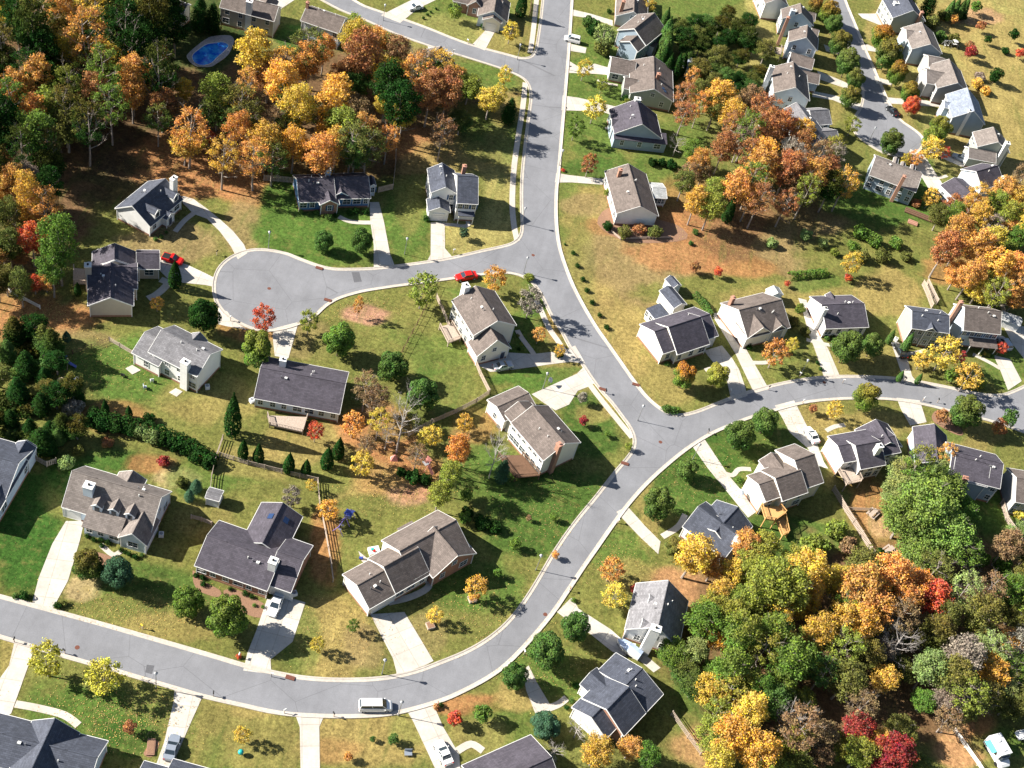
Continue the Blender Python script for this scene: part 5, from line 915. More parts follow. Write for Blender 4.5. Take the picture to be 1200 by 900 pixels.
T('shrub', [(353, 248, 3.5, 'g'), (363, 250, 2.5, 'g'), (371, 249, 4, 'g'), (378, 253, 2.5, 'v'), (385, 254, 5, 'g'), (393, 252, 3.5, 'd'), (410, 249, 5, 'd'), (417, 246, 5, 'd'), (429, 248, 4.5, 'd'), (500, 256, 5, 'd'), (543, 255, 3, 'g'), (554, 255, 3, 'm'), (102, 628, 4, 'd'), (110, 632, 4, 'd'), (118, 632, 4, 'd'), (127, 635, 4.5, 'd'), (119, 639, 4, 'd'), (142, 644, 4, 'd'), (146, 647, 3, 'd'), (151, 649, 4, 'd'), (159, 652, 4.5, 'd'), (166, 650, 3.5, 'g'),
 (229, 674, 4, 'd'), (237, 676, 4.5, 'd'), (238, 684, 4.5, 'd'), (270, 690, 3.5, 'd'), (287, 695, 4.5, 'd'), (295, 699, 3.5, 'd'), (298, 709, 3, 'm'), (308, 711, 3, 'm'), (28, 697, 7, 'd'), (18, 698, 5, 'g'), (67, 709, 6, 'd'), (75, 707, 5, 'v'), (182, 280, 3.5, 'g'), (189, 277, 3.5, 'g'), (195, 272, 2.5, 'g'), (740, 0, 0.1, 'g')][:-1] +
 [(672, 296, 3.5, 'd'), (677, 311, 4, 'd'), (683, 327, 4, 'd'), (688, 340, 4, 'd'), (694, 354, 4, 'd'), (703, 369, 4, 'd'), (711, 383, 4.5, 'd'), (662, 286, 2, 'g'), (707, 394, 0.1, 'g')][:-1] + [(782, 480, 6, 'g'), (790, 481, 6, 'g'), (779, 478, 5, 'g'), (1150, 413, 3, 'g'), (1154, 414, 3, 'y'), (1158, 416, 3, 'l'), (1163, 417, 3, 'g'), (958, 425, 3, 'd'), (962, 432, 3.5, 'd'), (969, 396, 4, 'g'), (976, 395, 4, 'g'), (878, 406, 5, 'd'), (871, 404, 0.1, 'g')][:-1] + [(782, 426, 4, 'g'), (675, 803, 5, 'd'), (670, 821, 4.5, 'g'), (664, 829, 4, 'd'), (709, 108, 0.1, 'd')][:-1] +
 [(727, 91, 3, 'd'), (733, 115, 5, 'd'), (714, 13, 4, 'd'), (506, 16, 0.1, 'd')][:-1] + [(529, 8, 4, 'd'), (543, 12, 3, 'g'), (559, 17, 2.5, 'm'), (511, 10, 2, 'd'), (505, 14, 2, 'd'), (501, 17, 2.2, 'd'), (496, 21, 2.2, 'd'), (566, 31, 4, 'd'), (565, 26, 3, 'd'), (617, 418, 0.1, 'd')][:-1] + [(607, 393, 3, 'v'), (611, 403, 3, 'l'), (608, 409, 3, 'd'), (665, 250, 0.1, 'd')][:-1] + [(511, 828, 5, 'u'), (517, 826, 4, 'g'), (867, 562, 6, 'm'), (1160, 45, 0.1, 'd')][:-1] + [(659, 193, 0.1, 'r')][:-1] + [(660, 199, 3, 'r'), (672, 703, 4, 'm'), (280, 769, 4, 'r'), (1022, 375, 0.1, 'd')][:-1] + [(996, 326, 4, 'r')])
T('bare', [(30, 190, 22, 's', 0, .8), (475, 480, 30, 's', 0, 1.35), (585, 520, 22, 's', 0, 1.5), (455, 505, 16, 's', 0, 1.1), (1055, 750, 30, 's'), (925, 838, 26, 's'), (680, 850, 22, 's', 0, .7), (650, 880, 18, 's', 0, .6), (1140, 665, 16, 's', 0, .6), (795, 165, 14, 's', 0, .8), (575, 465, 0.1, 's')][:-1], "bare grey trees")
T('woodb', [(1086, 592, 40, 'w', .1, .9), (1062, 606, 34, 'w', .1, .8), (1112, 622, 36, 'w', 0, .8), (1078, 645, 30, 'w', .1, .7), (1105, 570, 30, 'w', .2, .8), (1128, 600, 24, 'm', 0, .7), (1056, 575, 26, 'p', .3, .8)])
T('woodb', [(1060, 552, 24, 'p', .5, .7), (1105, 545, 22, 'p', .3, .7), (1125, 590, 22, 'm', 0, .6)])
# named woodland individuals
T('wood', [(538, 525, 18, 'o', .9, 1.25), (528, 556, 16, 'l', .2, 1.1), (516, 578, 17, 'l', 0, .9), (34, 205, 16, 's', 0, 1.2), (10, 250, 18, 'v', 0, 1.1), (110, 108, 22, 'u', .2), (92, 110, 20, 'v'), (57, 120, 22, 'l', 0), (155, 105, 20, 'o', .2), (187, 60, 12, 'o'), (190, 120, 18, 'u', .4), (215, 105, 13, 'y'), (255, 105, 22, 'l', 0, 1.1), (300, 60, 26, 'y', 0), (330, 95, 24, 'z'), (348, 125, 24, 'y', .1), (390, 120, 24, 'z', .1), (360, 70, 20, 'o'), (425, 60, 26, 'u', .3), (455, 95, 24, 'd'), (470, 120, 26, 'd'),
 (505, 105, 22, 'u', .2), (525, 105, 22, 'u', .3), (575, 115, 18, 'y', 0, .7), (425, 150, 20, 'o', .2), (395, 168, 18, 'z'), (345, 165, 20, 'z', .3), (310, 160, 22, 'z', .2), (280, 150, 20, 'o'), (325, 30, 0.1, 'y')][:-1] + [(232, 165, 13, 'y', 0, .6), (245, 160, 10, 'r', 0, .6), (440, 45, 18, 'o', .3), (380, 55, 16, 'o', .4), (15, 195, 0.1, 'o')][:-1] + [(32, 228, 18, 'z', 0, 1.6), (36, 260, 14, 'z', 0, 1.0), (68, 280, 26, 'm', 0, 1.2), (60, 310, 22, 'm', 0, 1.0), (10, 285, 18, 'v'), (40, 330, 14, 'r', 0, .6), (25, 300, 12, 'u', 0, .7), (54, 330, 12, 'o', 0, .6),
 (815, 647, 28, 'y', .2, .8), (838, 662, 20, 'o', .4, .7), (885, 655, 22, 'l', .2, .8), (925, 690, 30, 'l', 0), (950, 690, 20, 'z', .1), (960, 740, 22, 'z'), (905, 740, 24, 'm', .2), (880, 700, 22, 'l'), (870, 740, 26, 'm', .4), (860, 780, 26, 'm', .2), (930, 770, 28, 'm', .15), (1012, 682, 30, 'o', 0, 1.0), (1044, 672, 26, 'o', 0, 1.0), (1028, 708, 26, 'o', .2, 1.0), (1095, 698, 24, 'r', 0, .9), (1062, 700, 24, 'o', .5, .95), (905, 680, 30, 'l', 0, 1.0), (985, 725, 24, 'z', 0, 1.0), (1078, 685, 24, 'o', .9, .9), (1010, 730, 24, 'z', .4), (1100, 735, 22, 'v', .3),
 (1050, 880, 26, 'k', 0, .8), (1010, 880, 22, 'l', .3, .8), (700, 880, 22, 'z', .1, .7), (740, 875, 18, 'o', .2, .7), (760, 885, 18, 'm', 0, .7), (860, 860, 28, 'z', .1), (890, 880, 28, 'z'), (845, 885, 22, 'y'), (880, 830, 24, 'y'), (1110, 720, 20, 'v'), (1150, 720, 24, 'v', .2), (1120, 790, 26, 'v', .3), (1165, 785, 22, 'z', .3, .8), (1085, 820, 18, 'm', 0, .6), (1130, 830, 20, 'v', 0, .6), (1185, 690, 22, 'm', 0, .9), (1185, 750, 18, 'o', 0, .8),
 (835, 240, 18, 'l', 0, .9), (865, 215, 20, 'o', .2), (895, 190, 22, 'o', .2), (925, 195, 22, 'u', .4), (955, 200, 22, 'o', .3), (900, 150, 20, 'u', .6), (925, 130, 0.1, 'r')][:-1] + [(917, 145, 18, 'u', .9), (850, 170, 18, 'u', .3), (860, 130, 18, 'z', .1), (845, 110, 20, 'z', .1), (975, 215, 18, 'd', .2), (820, 190, 16, 'o', .3), (880, 230, 16, 'o', .2), (940, 165, 18, 'u', .3), (980, 170, 14, 'l', .2),
 (1125, 270, 20, 'o', .2), (1110, 290, 20, 'u', .5), (1150, 285, 22, 'o', .3), (1170, 310, 20, 'z', 0), (1140, 320, 18, 'o', .2), (1185, 250, 16, 'l', .3), (1170, 235, 16, 'l', 0), (1150, 250, 16, 'z', .2), (1120, 250, 14, 'm', .1), (1195, 310, 16, 'o', .4), (1160, 330, 16, 'l', 0, .8), (1195, 275, 14, 'm'), (1190, 350, 14, 'o', .3, .6), (1150, 218, 0.1, 'm')][:-1])
T('thin', [(445, 462, 16, 'n', 0), (430, 450, 18, 'n', .2), (430, 520, 14, 'n', .2), (490, 530, 14, 'n', .3), (440, 470, 16, 'n', 0), (445, 490, 15, 'y', 0), (700, 680, 0.1, 'o')][:-1] + [(1110, 540, 0.1, 's')][:-1] + [(930, 180, 16, 's'), (870, 160, 14, 's', .3), (965, 235, 0.1, 's')][:-1] + [(320, 140, 18, 'n', .2), (290, 95, 16, 'o'), (495, 70, 18, 'n', .3), (520, 150, 18, 'n', .5), (1060, 720, 24, 'n', .1), (940, 850, 28, 'n', .1), (1010, 830, 20, 'n', .1), (1165, 260, 14, 's'), (980, 182, 13, 's'), (1130, 690, 22, 'p'), (1160, 690, 20, 'n'), (800, 250, 0.1, 's')][:-1] + [(540, 525, 14, 'o', .3), (1080, 540, 22, 'm', .5), (1112, 530, 14, 'o', 0)])
def inpoly(x, y, pts):
    r = False; n = len(pts)
    for i in range(n):
        (x0, y0), (x1, y1) = pts[i], pts[(i + 1) % n]
        if (y0 > y) != (y1 > y) and x < (x1 - x0) * (y - y0) / (y1 - y0) + x0: r = not r
    return r
def wood(poly, n, mix, rr, kinds, sep, hz=(.8, 1.1), seed=1):
    rs = random.Random(seed); xs = [p[0] for p in poly]; ys = [p[1] for p in poly]; k = 0
    for _ in range(n * 60):
        x, y = rs.uniform(min(xs), max(xs)), rs.uniform(min(ys), max(ys))
        if not inpoly(x, y, poly): continue
        if ((x - 1040) / 55) ** 2 + ((y - 825) / 32) ** 2 < 1: continue
        if ((x - 245) / 50) ** 2 + ((y - 58) / 44) ** 2 < 1: continue
        if any((t_[1] - x) ** 2 + ((t_[2] - y) * 1.15) ** 2 < sep ** 2 for t_ in TREES if t_[6] > 8): continue
        tree(x, y, rs.uniform(*rr), rs.choice(kinds), rs.choice(mix), rs.choice([0, 0, .15, .3]), rs.uniform(*hz)); k += 1
        if k >= n: break
wood([(-30, -30), (190, -30), (225, 20), (205, 70), (160, 90), (120, 140), (60, 150), (-30, 170)], 70, 'ddvvdoymvddgvv', (19, 27), ['wood', 'wood', 'woodb', 'thin'], 17, (.95, 1.25), seed=3)
wood([(-30, 170), (60, 150), (60, 230), (30, 270), (-30, 300)], 15, 'dovvuo', (16, 24), ['wood', 'woodb', 'thin'], 16, (1.0, 1.3), seed=4)
wood([(-30, 250), (60, 230), (85, 300), (60, 345), (-30, 340)], 10, 'ovvuro', (14, 20), ['wood', 'thin'], 13, (.8, 1.1), seed=14)
wood([(140, 70), (270, 60), (420, 30), (560, 90), (560, 150), (430, 180), (255, 185), (170, 150)], 44, 'zyzzvovlyungg', (17, 26), ['wood', 'thin', 'woodb', 'thin'], 15, (.72, .95), seed=5)
wood([(-20, 380), (60, 380), (85, 450), (95, 540), (-20, 500)], 26, 'ddgdvd', (13, 20), ['pine', 'wood', 'bush', 'bush'], 11, (.5, .7), seed=6)
wood([(790, 30), (880, 10), (905, 50), (885, 110), (830, 100), (800, 60)], 30, 'ddgdgv', (11, 16), ['wood', 'woodb', 'woodb'], 11, (.6, .8), seed=7)
wood([(800, 90), (870, 85), (1000, 190), (990, 235), (870, 250), (800, 230)], 30, 'ouzulmvnn', (13, 20), ['wood', 'thin', 'thin'], 12, (.8, 1.1), seed=8)
wood([(1090, 240), (1200, 205), (1230, 360), (1120, 330)], 24, 'ouzloyvn', (13, 20), ['wood', 'thin', 'woodb'], 12, (.8, 1), seed=9)
wood([(855, 650), (1000, 650), (1040, 740), (960, 800), (940, 910), (830, 910), (800, 790), (830, 720)], 34, 'llyzmplmgl', (18, 28), ['wood', 'woodb', 'thin'], 18, (.7, .95), seed=10)
wood([(1010, 650), (1210, 625), (1215, 830), (1120, 850), (1060, 800), (980, 800)], 34, 'vvnpmvlvzsp', (18, 28), ['woodb', 'thin', 'thin', 'wood'], 18, (.6, .9), seed=15)
wood([(930, 840), (1060, 850), (1080, 910), (930, 910)], 8, 'lzkvn', (18, 24), ['wood', 'woodb'], 20, (.6, .8), seed=16)
wood([(850, 640), (900, 630), (900, 700), (860, 720)], 4, 'yol', (18, 22), ['wood'], 16, (.8, .9), seed=12)
wood([(780, 760), (840, 720), (850, 790), (820, 830)], 4, 'mmg', (20, 24), ['woodb'], 20, (.6, .8), seed=13)
ORD = ["first", "second", "third", "fourth", "fifth", "sixth", "seventh", "eighth", "ninth", "tenth", "eleventh", "twelfth", "thirteenth", "fourteenth", "fifteenth", "sixteenth"]
def finish_labels():
    bucket = {}
    for t_ in TREES:
        o, x, y, kind, colr, tip, r, kn, lab, rm = t_; nm = LC[colr][1]; (lx, ly), ph = near(x, y)
        sz = "small " if rm < .55 * KIND[kind][1] else ("large " if rm > 1.15 * KIND[kind][1] else "")
        tp = " with red-tinged top" if tip >= .5 and kind != 'bare' else ""
        if colr in 's' or kind == 'bare': nm = "grey"; tp = ""
        dx, dy = x - lx, y - ly; d = math.hypot(dx, dy)
        rel = "at" if d < 12 else ("right of" if dx > abs(dy) else "left of" if -dx > abs(dy) else ("below" if dy > 0 else "above"))
        base = f"{sz}{nm} {kn}{tp} {rel} {ph}"; bucket.setdefault(base, []).append(t_)
    for base, ts in bucket.items():
        if len(ts) == 1: ts[0][0]["label"] = base; continue
        ts.sort(key=lambda q: q[1]); n = len(ts)
        for i, t_ in enumerate(ts):
            if n == 2: w_ = ["leftmost of two: ", "rightmost of two: "][i]
            elif i == 0: w_ = "leftmost "
            elif i == n - 1: w_ = "rightmost "
            else: w_ = ORD[i] + " from the left, "
            t_[0]["label"] = w_ + base
        for t_ in ts:
            if "group" not in t_[0]: t_[0]["group"] = "trees " + near(t_[1], t_[2])[1].replace("the ", "by the ", 1) if t_[3] not in ("shrub", "bush") else "shrubs " + near(t_[1], t_[2])[1].replace("the ", "by the ", 1)
finish_labels()
# ---------------------------------------------------------------- vehicles
def loft(mb, secs, mi=0):
    """secs: (x, half width at sill, half width at top, z low, z high)"""
    rows = [[(x, -a, zl), (x, -a * 1.01, (zl * .55 + zh * .45)), (x, -b_, zh), (x, b_, zh), (x, a * 1.01, (zl * .55 + zh * .45)), (x, a, zl)] for x, a, b_, zl, zh in secs]
    for r0, r1 in zip(rows, rows[1:]):
        for k in range(6): j = (k + 1) % 6; mb.poly([r0[k], r0[j], r1[j], r1[k]], mi=mi)
    mb.poly(rows[0][::-1], mi=mi); mb.poly(rows[-1], mi=mi)
def vehicle(front, back, kind, paint, label, group="parked cars"):
    a, b_ = P(*front), P(*back); c_ = (a + b_) / 2; d = a - b_; Ln = min(5.6, max(4.3, d.length))
    root = thing({"van": "parked_minivan", "pickup": "pickup_truck"}.get(kind, "parked_car"), (c_.x, c_.y, .05), math.atan2(d.y, d.x), label, {"van": "minivan", "pickup": "pickup"}.get(kind, "car"), group)
    h = Ln / 2; W_ = .95
    if kind == 'sedan': body = [(-h, .78, .7, .35, .72), (-h + .12, .9, .8, .25, .9), (-h + 1.0, .92, .82, .22, .96), (0, .93, .84, .22, .94), (h - 1.3, .92, .82, .22, .92), (h - .3, .88, .74, .25, .76), (h, .74, .62, .32, .6)]; cab = (-h + .75, -h + 1.35, h - 2.15, h - 1.35, .9, 1.38)
    elif kind == 'van': body = [(-h, .86, .8, .35, .95), (-h + .1, .96, .88, .25, 1.1), (0, .98, .9, .25, 1.1), (h - 1.2, .97, .88, .25, 1.05), (h - .3, .9, .76, .28, .88), (h, .78, .66, .35, .7)]; cab = (-h + .08, -h + .35, h - 1.75, h - .95, 1.05, 1.72)
    elif kind == 'pickup': body = [(-h, .9, .88, .45, 1.0), (-h + .1, .94, .92, .4, 1.05), (-.1, .94, .92, .4, 1.05), (h - 1.4, .94, .86, .4, 1.05), (h - .3, .92, .8, .4, .95), (h, .8, .7, .45, .8)]; cab = (-.45, -.3, h - 2.0, h - 1.35, 1.0, 1.6)
    mb = MB(); loft(mb, body); bo = mb.build("body", paint, root, smooth=False)
    x0, x1, x2, x3, zb, zt = cab; g_ = MB(); wb, wt = .80, .66
    lo = [(x0, -wb, zb), (x3, -wb, zb), (x3, wb, zb), (x0, wb, zb)]; hi = [(x1, -wt, zt), (x2, -wt, zt), (x2, wt, zt), (x1, wt, zt)]
    for i in range(4): j = (i + 1) % 4; g_.poly([lo[i], lo[j], hi[j], hi[i]])
    g_.poly(hi); g_.build("windows", M['glass'], root)
    r_ = MB(); r_.prism([(x1 - .04, -wt - .02), (x2 + .04, -wt - .02), (x2 + .04, wt + .02), (x1 - .04, wt + .02)], zt - .03, zt + .05)
    for s_ in (-1, 1):
        for p_, q_ in (((x0, s_ * wb, zb), (x1, s_ * wt, zt)), ((x3, s_ * wb, zb), (x2, s_ * wt, zt)), (((x0 + x3) / 2, s_ * wb, zb), ((x1 + x2) / 2, s_ * wt, zt))): r_.tube(p_, q_, .05, .05, 4)
    r_.build("roof", paint, root)
    if kind == 'pickup':
        bd = MB(); bd.box(((-h - .1) / 2 - .2, 0, 1.06), (h - .7, 1.5, .03)); bd.build("cargo_bed", M['black'], root)
    for s_ in (-1, 1):
        for x_ in (-h + .85, h - .85):
            w_ = MB(); w_.tube((x_, s_ * .78, .3), (x_, s_ * .97, .3), .32, .32, 14); ty = w_.build("wheel", M['black'], root); rr = MB(); rr.tube((x_, s_ * .95, .3), (x_, s_ * .985, .3), .19, .19, 10); rr.build("rim", M['silver'], ty)
        hl = MB(); hl.box((h - .12, s_ * .58, .62), (.16, .3, .12)); hl.build("headlight", M['lampglass'], root)
        tl = MB(); tl.box((-h + .03, s_ * .66, .75), (.1, .24, .16)); tl.build("tail_light", M['red'], root)
        mi_ = MB(); mi_.box((x3 - .25, s_ * 1.02, .98), (.14, .16, .12)); mi_.build("wing_mirror", paint, root)
    return root
vehicle((459, 829), (420, 829), 'van', M['white'], "white minivan with dark windows parked along the bottom street kerb")
vehicle((533, 328), (558, 324), 'sedan', M['red'], "red sedan with two wheels on the grass above the tall cream house")
vehicle((513, 871), (525, 897), 'sedan', M['white'], "white car with a dark sunroof nosing up a drive at the bottom")
vehicle((206, 863), (197, 893), 'sedan', M['greycar'], "silver blue sedan on the drive below the bottom street")
vehicle((317, 724), (328, 698), 'sedan', M['white'], "white sedan in front of the brick ranch's garage door")
vehicle((214, 310), (191, 303), 'pickup', M['red'], "red pickup truck on the drive behind a columnar evergreen")
vehicle((945, 504), (955, 520), 'sedan', M['white'], "white car on the drive left of the house with the cluttered deck")
vehicle((1051, 407), (1058, 420), 'sedan', M['blackcar'], "black car on the narrow drive of the sage green house")
vehicle((1171, 398), (1180, 411), 'van', M['silver'], "silver van beside the roofed porch on the right")
vehicle((1040, 127), (1050, 137), 'sedan', M['blackcar'], "dark car parked at the kerb of the upper cul-de-sac")
vehicle((478, 12), (494, 9), 'sedan', M['white'], "white car on the drive beside the four small bushes at the top")
vehicle((598, 429), (580, 433), 'sedan', M['silver'], "silver car on the shaded drive below the tall cream house")
vehicle((1118, 184), (1130, 190), 'sedan', M['greycar'], "blue-grey car behind the bright yellow tree by the upper cul-de-sac")
vehicle((668, 48), (672, 49), 'van', M['white'], "white van at the head of a drive east of the main road")
# boat under cover
a, b_ = P(722, 753), P(749, 772); c_ = (a + b_) / 2; d = b_ - a
bt = thing("trailered_boat", (c_.x, c_.y, .05), math.atan2(d.y, d.x), "boat under a pale blue cover on the drive beside the cape with triangle dormers", "boat")
mb = MB(); h = d.length / 2; loft(mb, [(-h, .15, .1, .8, 1.25), (-h * .6, .7, .75, .5, 1.25), (0, .95, 1.0, .45, 1.2), (h, .9, .95, .5, 1.15)]); mb.build("hull", M['white'], bt)
mb = MB(); rows = [(-h, .12, 1.27, 1.3), (-h * .6, .76, 1.26, 1.5), (-.2, 1.0, 1.22, 1.75), (h, .95, 1.17, 1.35)]
for (x, w_, z, zz), (x2, w2, z2, zz2) in zip(rows, rows[1:]):
    mb.poly([(x, -w_, z), (x2, -w2, z2), (x2, 0, zz2), (x, 0, zz)]); mb.poly([(x, 0, zz), (x2, 0, zz2), (x2, w2, z2), (x, w_, z)])
mb.build("cover", mat("pale_blue_tarp", (.45, .55, .72), .6), bt)
mb = MB(); mb.box((0, 0, .4), (h * 1.7, 1.2, .08)); mb.build("trailer", M['metal'], bt)
for s_ in (-1, 1): mb = MB(); mb.tube((.5, s_ * .95, .3), (.5, s_ * 1.1, .3), .3, .3, 12); mb.build("wheel", M['black'], bt)
# camper
f = Fr(1100, 830, 12); a, b_ = P(*f(790, 400), 2.5), P(*f(1000, 760), 2.5); c_ = (a + b_) / 2; d = b_ - a; Lc = d.length
cm_ = thing("motorhome", (c_.x, c_.y, 0), math.atan2(d.y, d.x), "white motorhome with a turquoise awning parked beside the rail fence in the corner", "motorhome")
mb = MB(); mb.box((-.8, 0, 1.75), (Lc - 1.0, 2.5, 2.3)); mb.build("body", M['white'], cm_)
mb = MB(); loft(mb, [(Lc / 2 - 1.4, 1.15, 1.1, .4, 1.6), (Lc / 2 - .3, 1.1, .95, .4, 1.3), (Lc / 2 + .1, .95, .8, .45, 1.0)]); mb.build("cab", M['white'], cm_)
mb = MB(); mb.box((Lc / 2 - 1.1, 0, 1.95), (.5, 1.9, .8), top=.85); mb.build("windscreen", M['glass'], cm_)
mb = MB(); mb.poly([(-Lc / 2 + .3, -1.27, 2.7), (Lc / 2 - 2.2, -1.27, 2.7), (Lc / 2 - 2.2, -2.3, 2.4), (-Lc / 2 + .3, -2.3, 2.4)]); mb.build("awning", mat("turquoise_canvas", (.12, .62, .62), .7), cm_)
for x_ in (-1.5, .2): mb = MB(); mb.box((x_, 0, 3.0), (.6, .6, .22)); mb.build("roof_vent", M['trim'], cm_)
mb = MB(); mb.box((-.8, -1.26, 1.9), (2.2, .05, .6)); mb.build("side_window", M['glass'], cm_)
for s_ in (-1, 1):
    for x_ in (-Lc * .25, Lc * .3): mb = MB(); mb.tube((x_, s_ * .9, .4), (x_, s_ * 1.2, .4), .4, .4, 14); mb.build("wheel", M['black'], cm_)
q = P(*f(1160, 400)); tr_ = thing("utility_trailer", (q.x, q.y, 0), .5, "small white frame trailer at the right edge beside the motorhome", "trailer")
mb = MB(); mb.box((0, 0, .6), (2.6, 1.5, .1)); [mb.box((x_, y_, .9), (.08, .08, .6)) for x_ in (-1.2, 0, 1.2) for y_ in (-.7, .7)]; mb.box((0, .7, 1.2), (2.6, .08, .08)); mb.box((0, -.7, 1.2), (2.6, .08, .08)); mb.build("frame", M['white'], tr_)
for s_ in (-1, 1): mb = MB(); mb.tube((0, s_ * .8, .3), (0, s_ * .95, .3), .3, .3, 12); mb.build("wheel", M['black'], tr_)
# ---------------------------------------------------------------- pool
f = Fr(200, 30, 12); po = Q(f, (230, 450), (250, 390), (400, 260), (500, 190), (600, 150), (820, 140), (890, 200), (870, 290), (800, 420), (640, 540), (560, 580), (400, 580), (300, 540)); pi = Q(f, (300, 450), (340, 380), (500, 270), (640, 245), (720, 235), (800, 265), (800, 320), (660, 450), (560, 540), (440, 565), (340, 530))
q = P(*f(560, 400)); pool = thing("swimming_pool", (q.x, q.y, 0), 0, "kidney-shaped bright blue swimming pool with pale stone surround", "swimming pool")
def rel(pts, q): return [(a_ - q.x, b2 - q.y) for a_, b2 in pts]
mb = MB(); mb.prism(rel(smooth(W2(po), 4, True), q), 0, .08); mb.build("deck", mat("pale_pool_paving", (.50, .46, .44), .8, noise=.35, scale=2.5), pool)
wm = bpy.data.materials.new("pool_water"); wm.use_nodes = True; t = wm.node_tree; N = t.nodes; L = t.links; b = N["Principled BSDF"]; b.inputs["Roughness"].default_value = .06; tc = N.new("ShaderNodeTexCoord")
L.new(mixc(rng(nse(.5, 4), .4, .65, 0, 1), (.01, .12, .72), (.06, .5, .95)), b.inputs["Base Color"]); bp = N.new("ShaderNodeBump"); bp.inputs["Strength"].default_value = .3; L.new(nse(2.5, 3), bp.inputs["Height"]); L.new(bp.outputs[0], b.inputs["Normal"])
pw = smooth(W2(pi), 4, True); mb = MB(); mb.prism(rel(pw, q), 0, .10); mb.build("water", wm, pool)
mb = MB(); pr_ = rel(pw, q)
for i in range(len(pr_)): a_, b2 = pr_[i], pr_[(i + 1) % len(pr_)]; mb.tube((a_[0], a_[1], .12), (b2[0], b2[1], .12), .1, .1, 5, cap=False)
mb.build("coping", M['trim'], pool)
# ---------------------------------------------------------------- fences
def fence(pts, label, style='picket', h=1.5, m='greywood', group="garden fences"):
    w = [P(x, y) for x, y in pts]; o = w[0]; root = thing("fence", (o.x, o.y, 0), 0, label, "fence", group); pk = MB(); rl = MB(); posts = []
    for a_, b2 in zip(w, w[1:]):
        d = b2 - a_; n = max(1, int(d.length / 2.6)); ax = d.normalized(); Lg = d.length
        for i in range(n + 1): posts.append(a_ + d * i / n)
        mid = (a_ + b2) / 2 - o
        zz = (.35, h - .25) if style in ('picket', 'wire') else [h * k / 4 for k in (1, 2, 3, 3.9)]
        for z in zz: rl.box((mid.x, mid.y, z), (Lg, .05, .1 if style != 'wire' else .03), (ax.x, ax.y))
        if style == 'picket':
            k = int(Lg / .3)
            for i in range(k): c2 = a_ + ax * (i + .5) * Lg / k - o; pk.box((c2.x, c2.y, h / 2 + .04), (.2, .03, h - .08), (ax.x, ax.y))
        if style == 'wire':
            k = int(Lg / .5)
            for i in range(k): c2 = a_ + ax * (i + .5) * Lg / k - o; pk.box((c2.x, c2.y, h / 2), (.02, .02, h - .1), (ax.x, ax.y))
    pm = None
    for i, p_ in enumerate(posts):
        if i and (p_ - posts[i - 1]).length < .1: continue
        if pm is None: pb = MB(); pb.box((0, 0, h / 2 + .05), (.14, .14, h + .1)); pm = pb.mesh("post", M[m])
        po_ = link(bpy.data.objects.new("post", pm), root); po_.location = (p_.x - o.x, p_.y - o.y, 0)
    rl.build("rails", M[m], root)
    if pk.f: tag(pk.build("pickets", M[m], root), kind="stuff")
fence([(512, 335), (505, 350), (472, 412), (458, 438)], "low dark wire fence running down from the cul-de-sac street past the yellow tree", 'wire', 1.4, 'darkwood')
fence([(556, 425), (562, 440), (573, 462), (558, 472), (535, 484), (505, 497), (478, 512)], "weathered picket fence curving behind the cream corner house")
fence([(526, 385), (518, 365), (511, 350)], "grey picket fence left of the tall cream house")
fence([(975, 575), (990, 600), (1008, 628), (1023, 653)], "long weathered picket fence below the house with the cluttered deck", 'picket', 1.7)
fence([(990, 598), (1018, 599), (1030, 601)], "thin rail fence crossing the bare dirt yard", 'rail', 1.0)
fence([(1172, 590), (1178, 610), (1190, 628), (1196, 640)], "weathered picket fence below the grey sided house at the right edge", 'picket', 1.6)
fence([(128, 400), (140, 407), (155, 416)], "short pale rail fence left of the split-level house", 'rail', 1.2)
fence([(55, 426), (85, 415), (107, 408), (128, 400)], "wire fence with wooden posts across the lawn left of the split-level house", 'wire', 1.2, 'darkwood')
fence([(3, 327), (12, 343), (28, 352), (47, 362)], "white rail fence along the leaf-strewn edge at the far left", 'rail', 1.0, 'trim')
fence([(309, 186), (309, 212), (326, 213), (346, 215)], "weathered board fence left of the bright blue ranch", 'picket', 1.7)
fence([(464, 170), (463, 195), (460, 222), (443, 226)], "board fence between the bright blue ranch and the two-storey white house", 'picket', 1.7)
fence([(261, 515), (254, 535), (248, 560), (246, 580)], "post and rail fence above the small grey shed", 'rail', 1.3)
fence([(257, 535), (290, 545), (330, 555), (372, 565), (374, 590), (381, 625), (388, 665), (390, 682)], "long rail fence running behind the row of columnar evergreens", 'rail', 1.3)
fence([(224, 608), (236, 611), (248, 616)], "short rail fence on the lawn below the small grey shed", 'rail', 1.2)
fence([(1080, 334), (1086, 348), (1091, 362)], "first of two board fences at the edge of the eastern wood", 'picket', 1.8)
fence([(1085, 332), (1091, 345), (1097, 357)], "second board fence, nearer the eastern wood's trees", 'picket', 1.8)
fence([(1117, 857), (1130, 876), (1145, 897), (1160, 920)], "white three-rail fence with brick-red caps beside the motorhome", 'rail', 1.2, 'trim')
fence([(786, 838), (805, 865), (820, 885)], "weathered fence at the lower corner of the big slate blue house", 'rail', 1.5)
fence([(716, 272), (727, 281), (745, 280), (785, 279)], "low timber edging wall around the shrub bed below the pale sunroom", 'rail', .6, 'greywood')
fence([(42, 540), (55, 547), (66, 543)], "grey board fence between the left edge house and the hedge", 'picket', 1.5)
fence([(1160, 340), (1170, 352), (1175, 368)], "grey fence behind the long white storage shed", 'picket', 1.5)
fence([(622, 4), (620, 20)], "dark board fence beside the top corner pavement", 'picket', 1.6, 'darkwood')
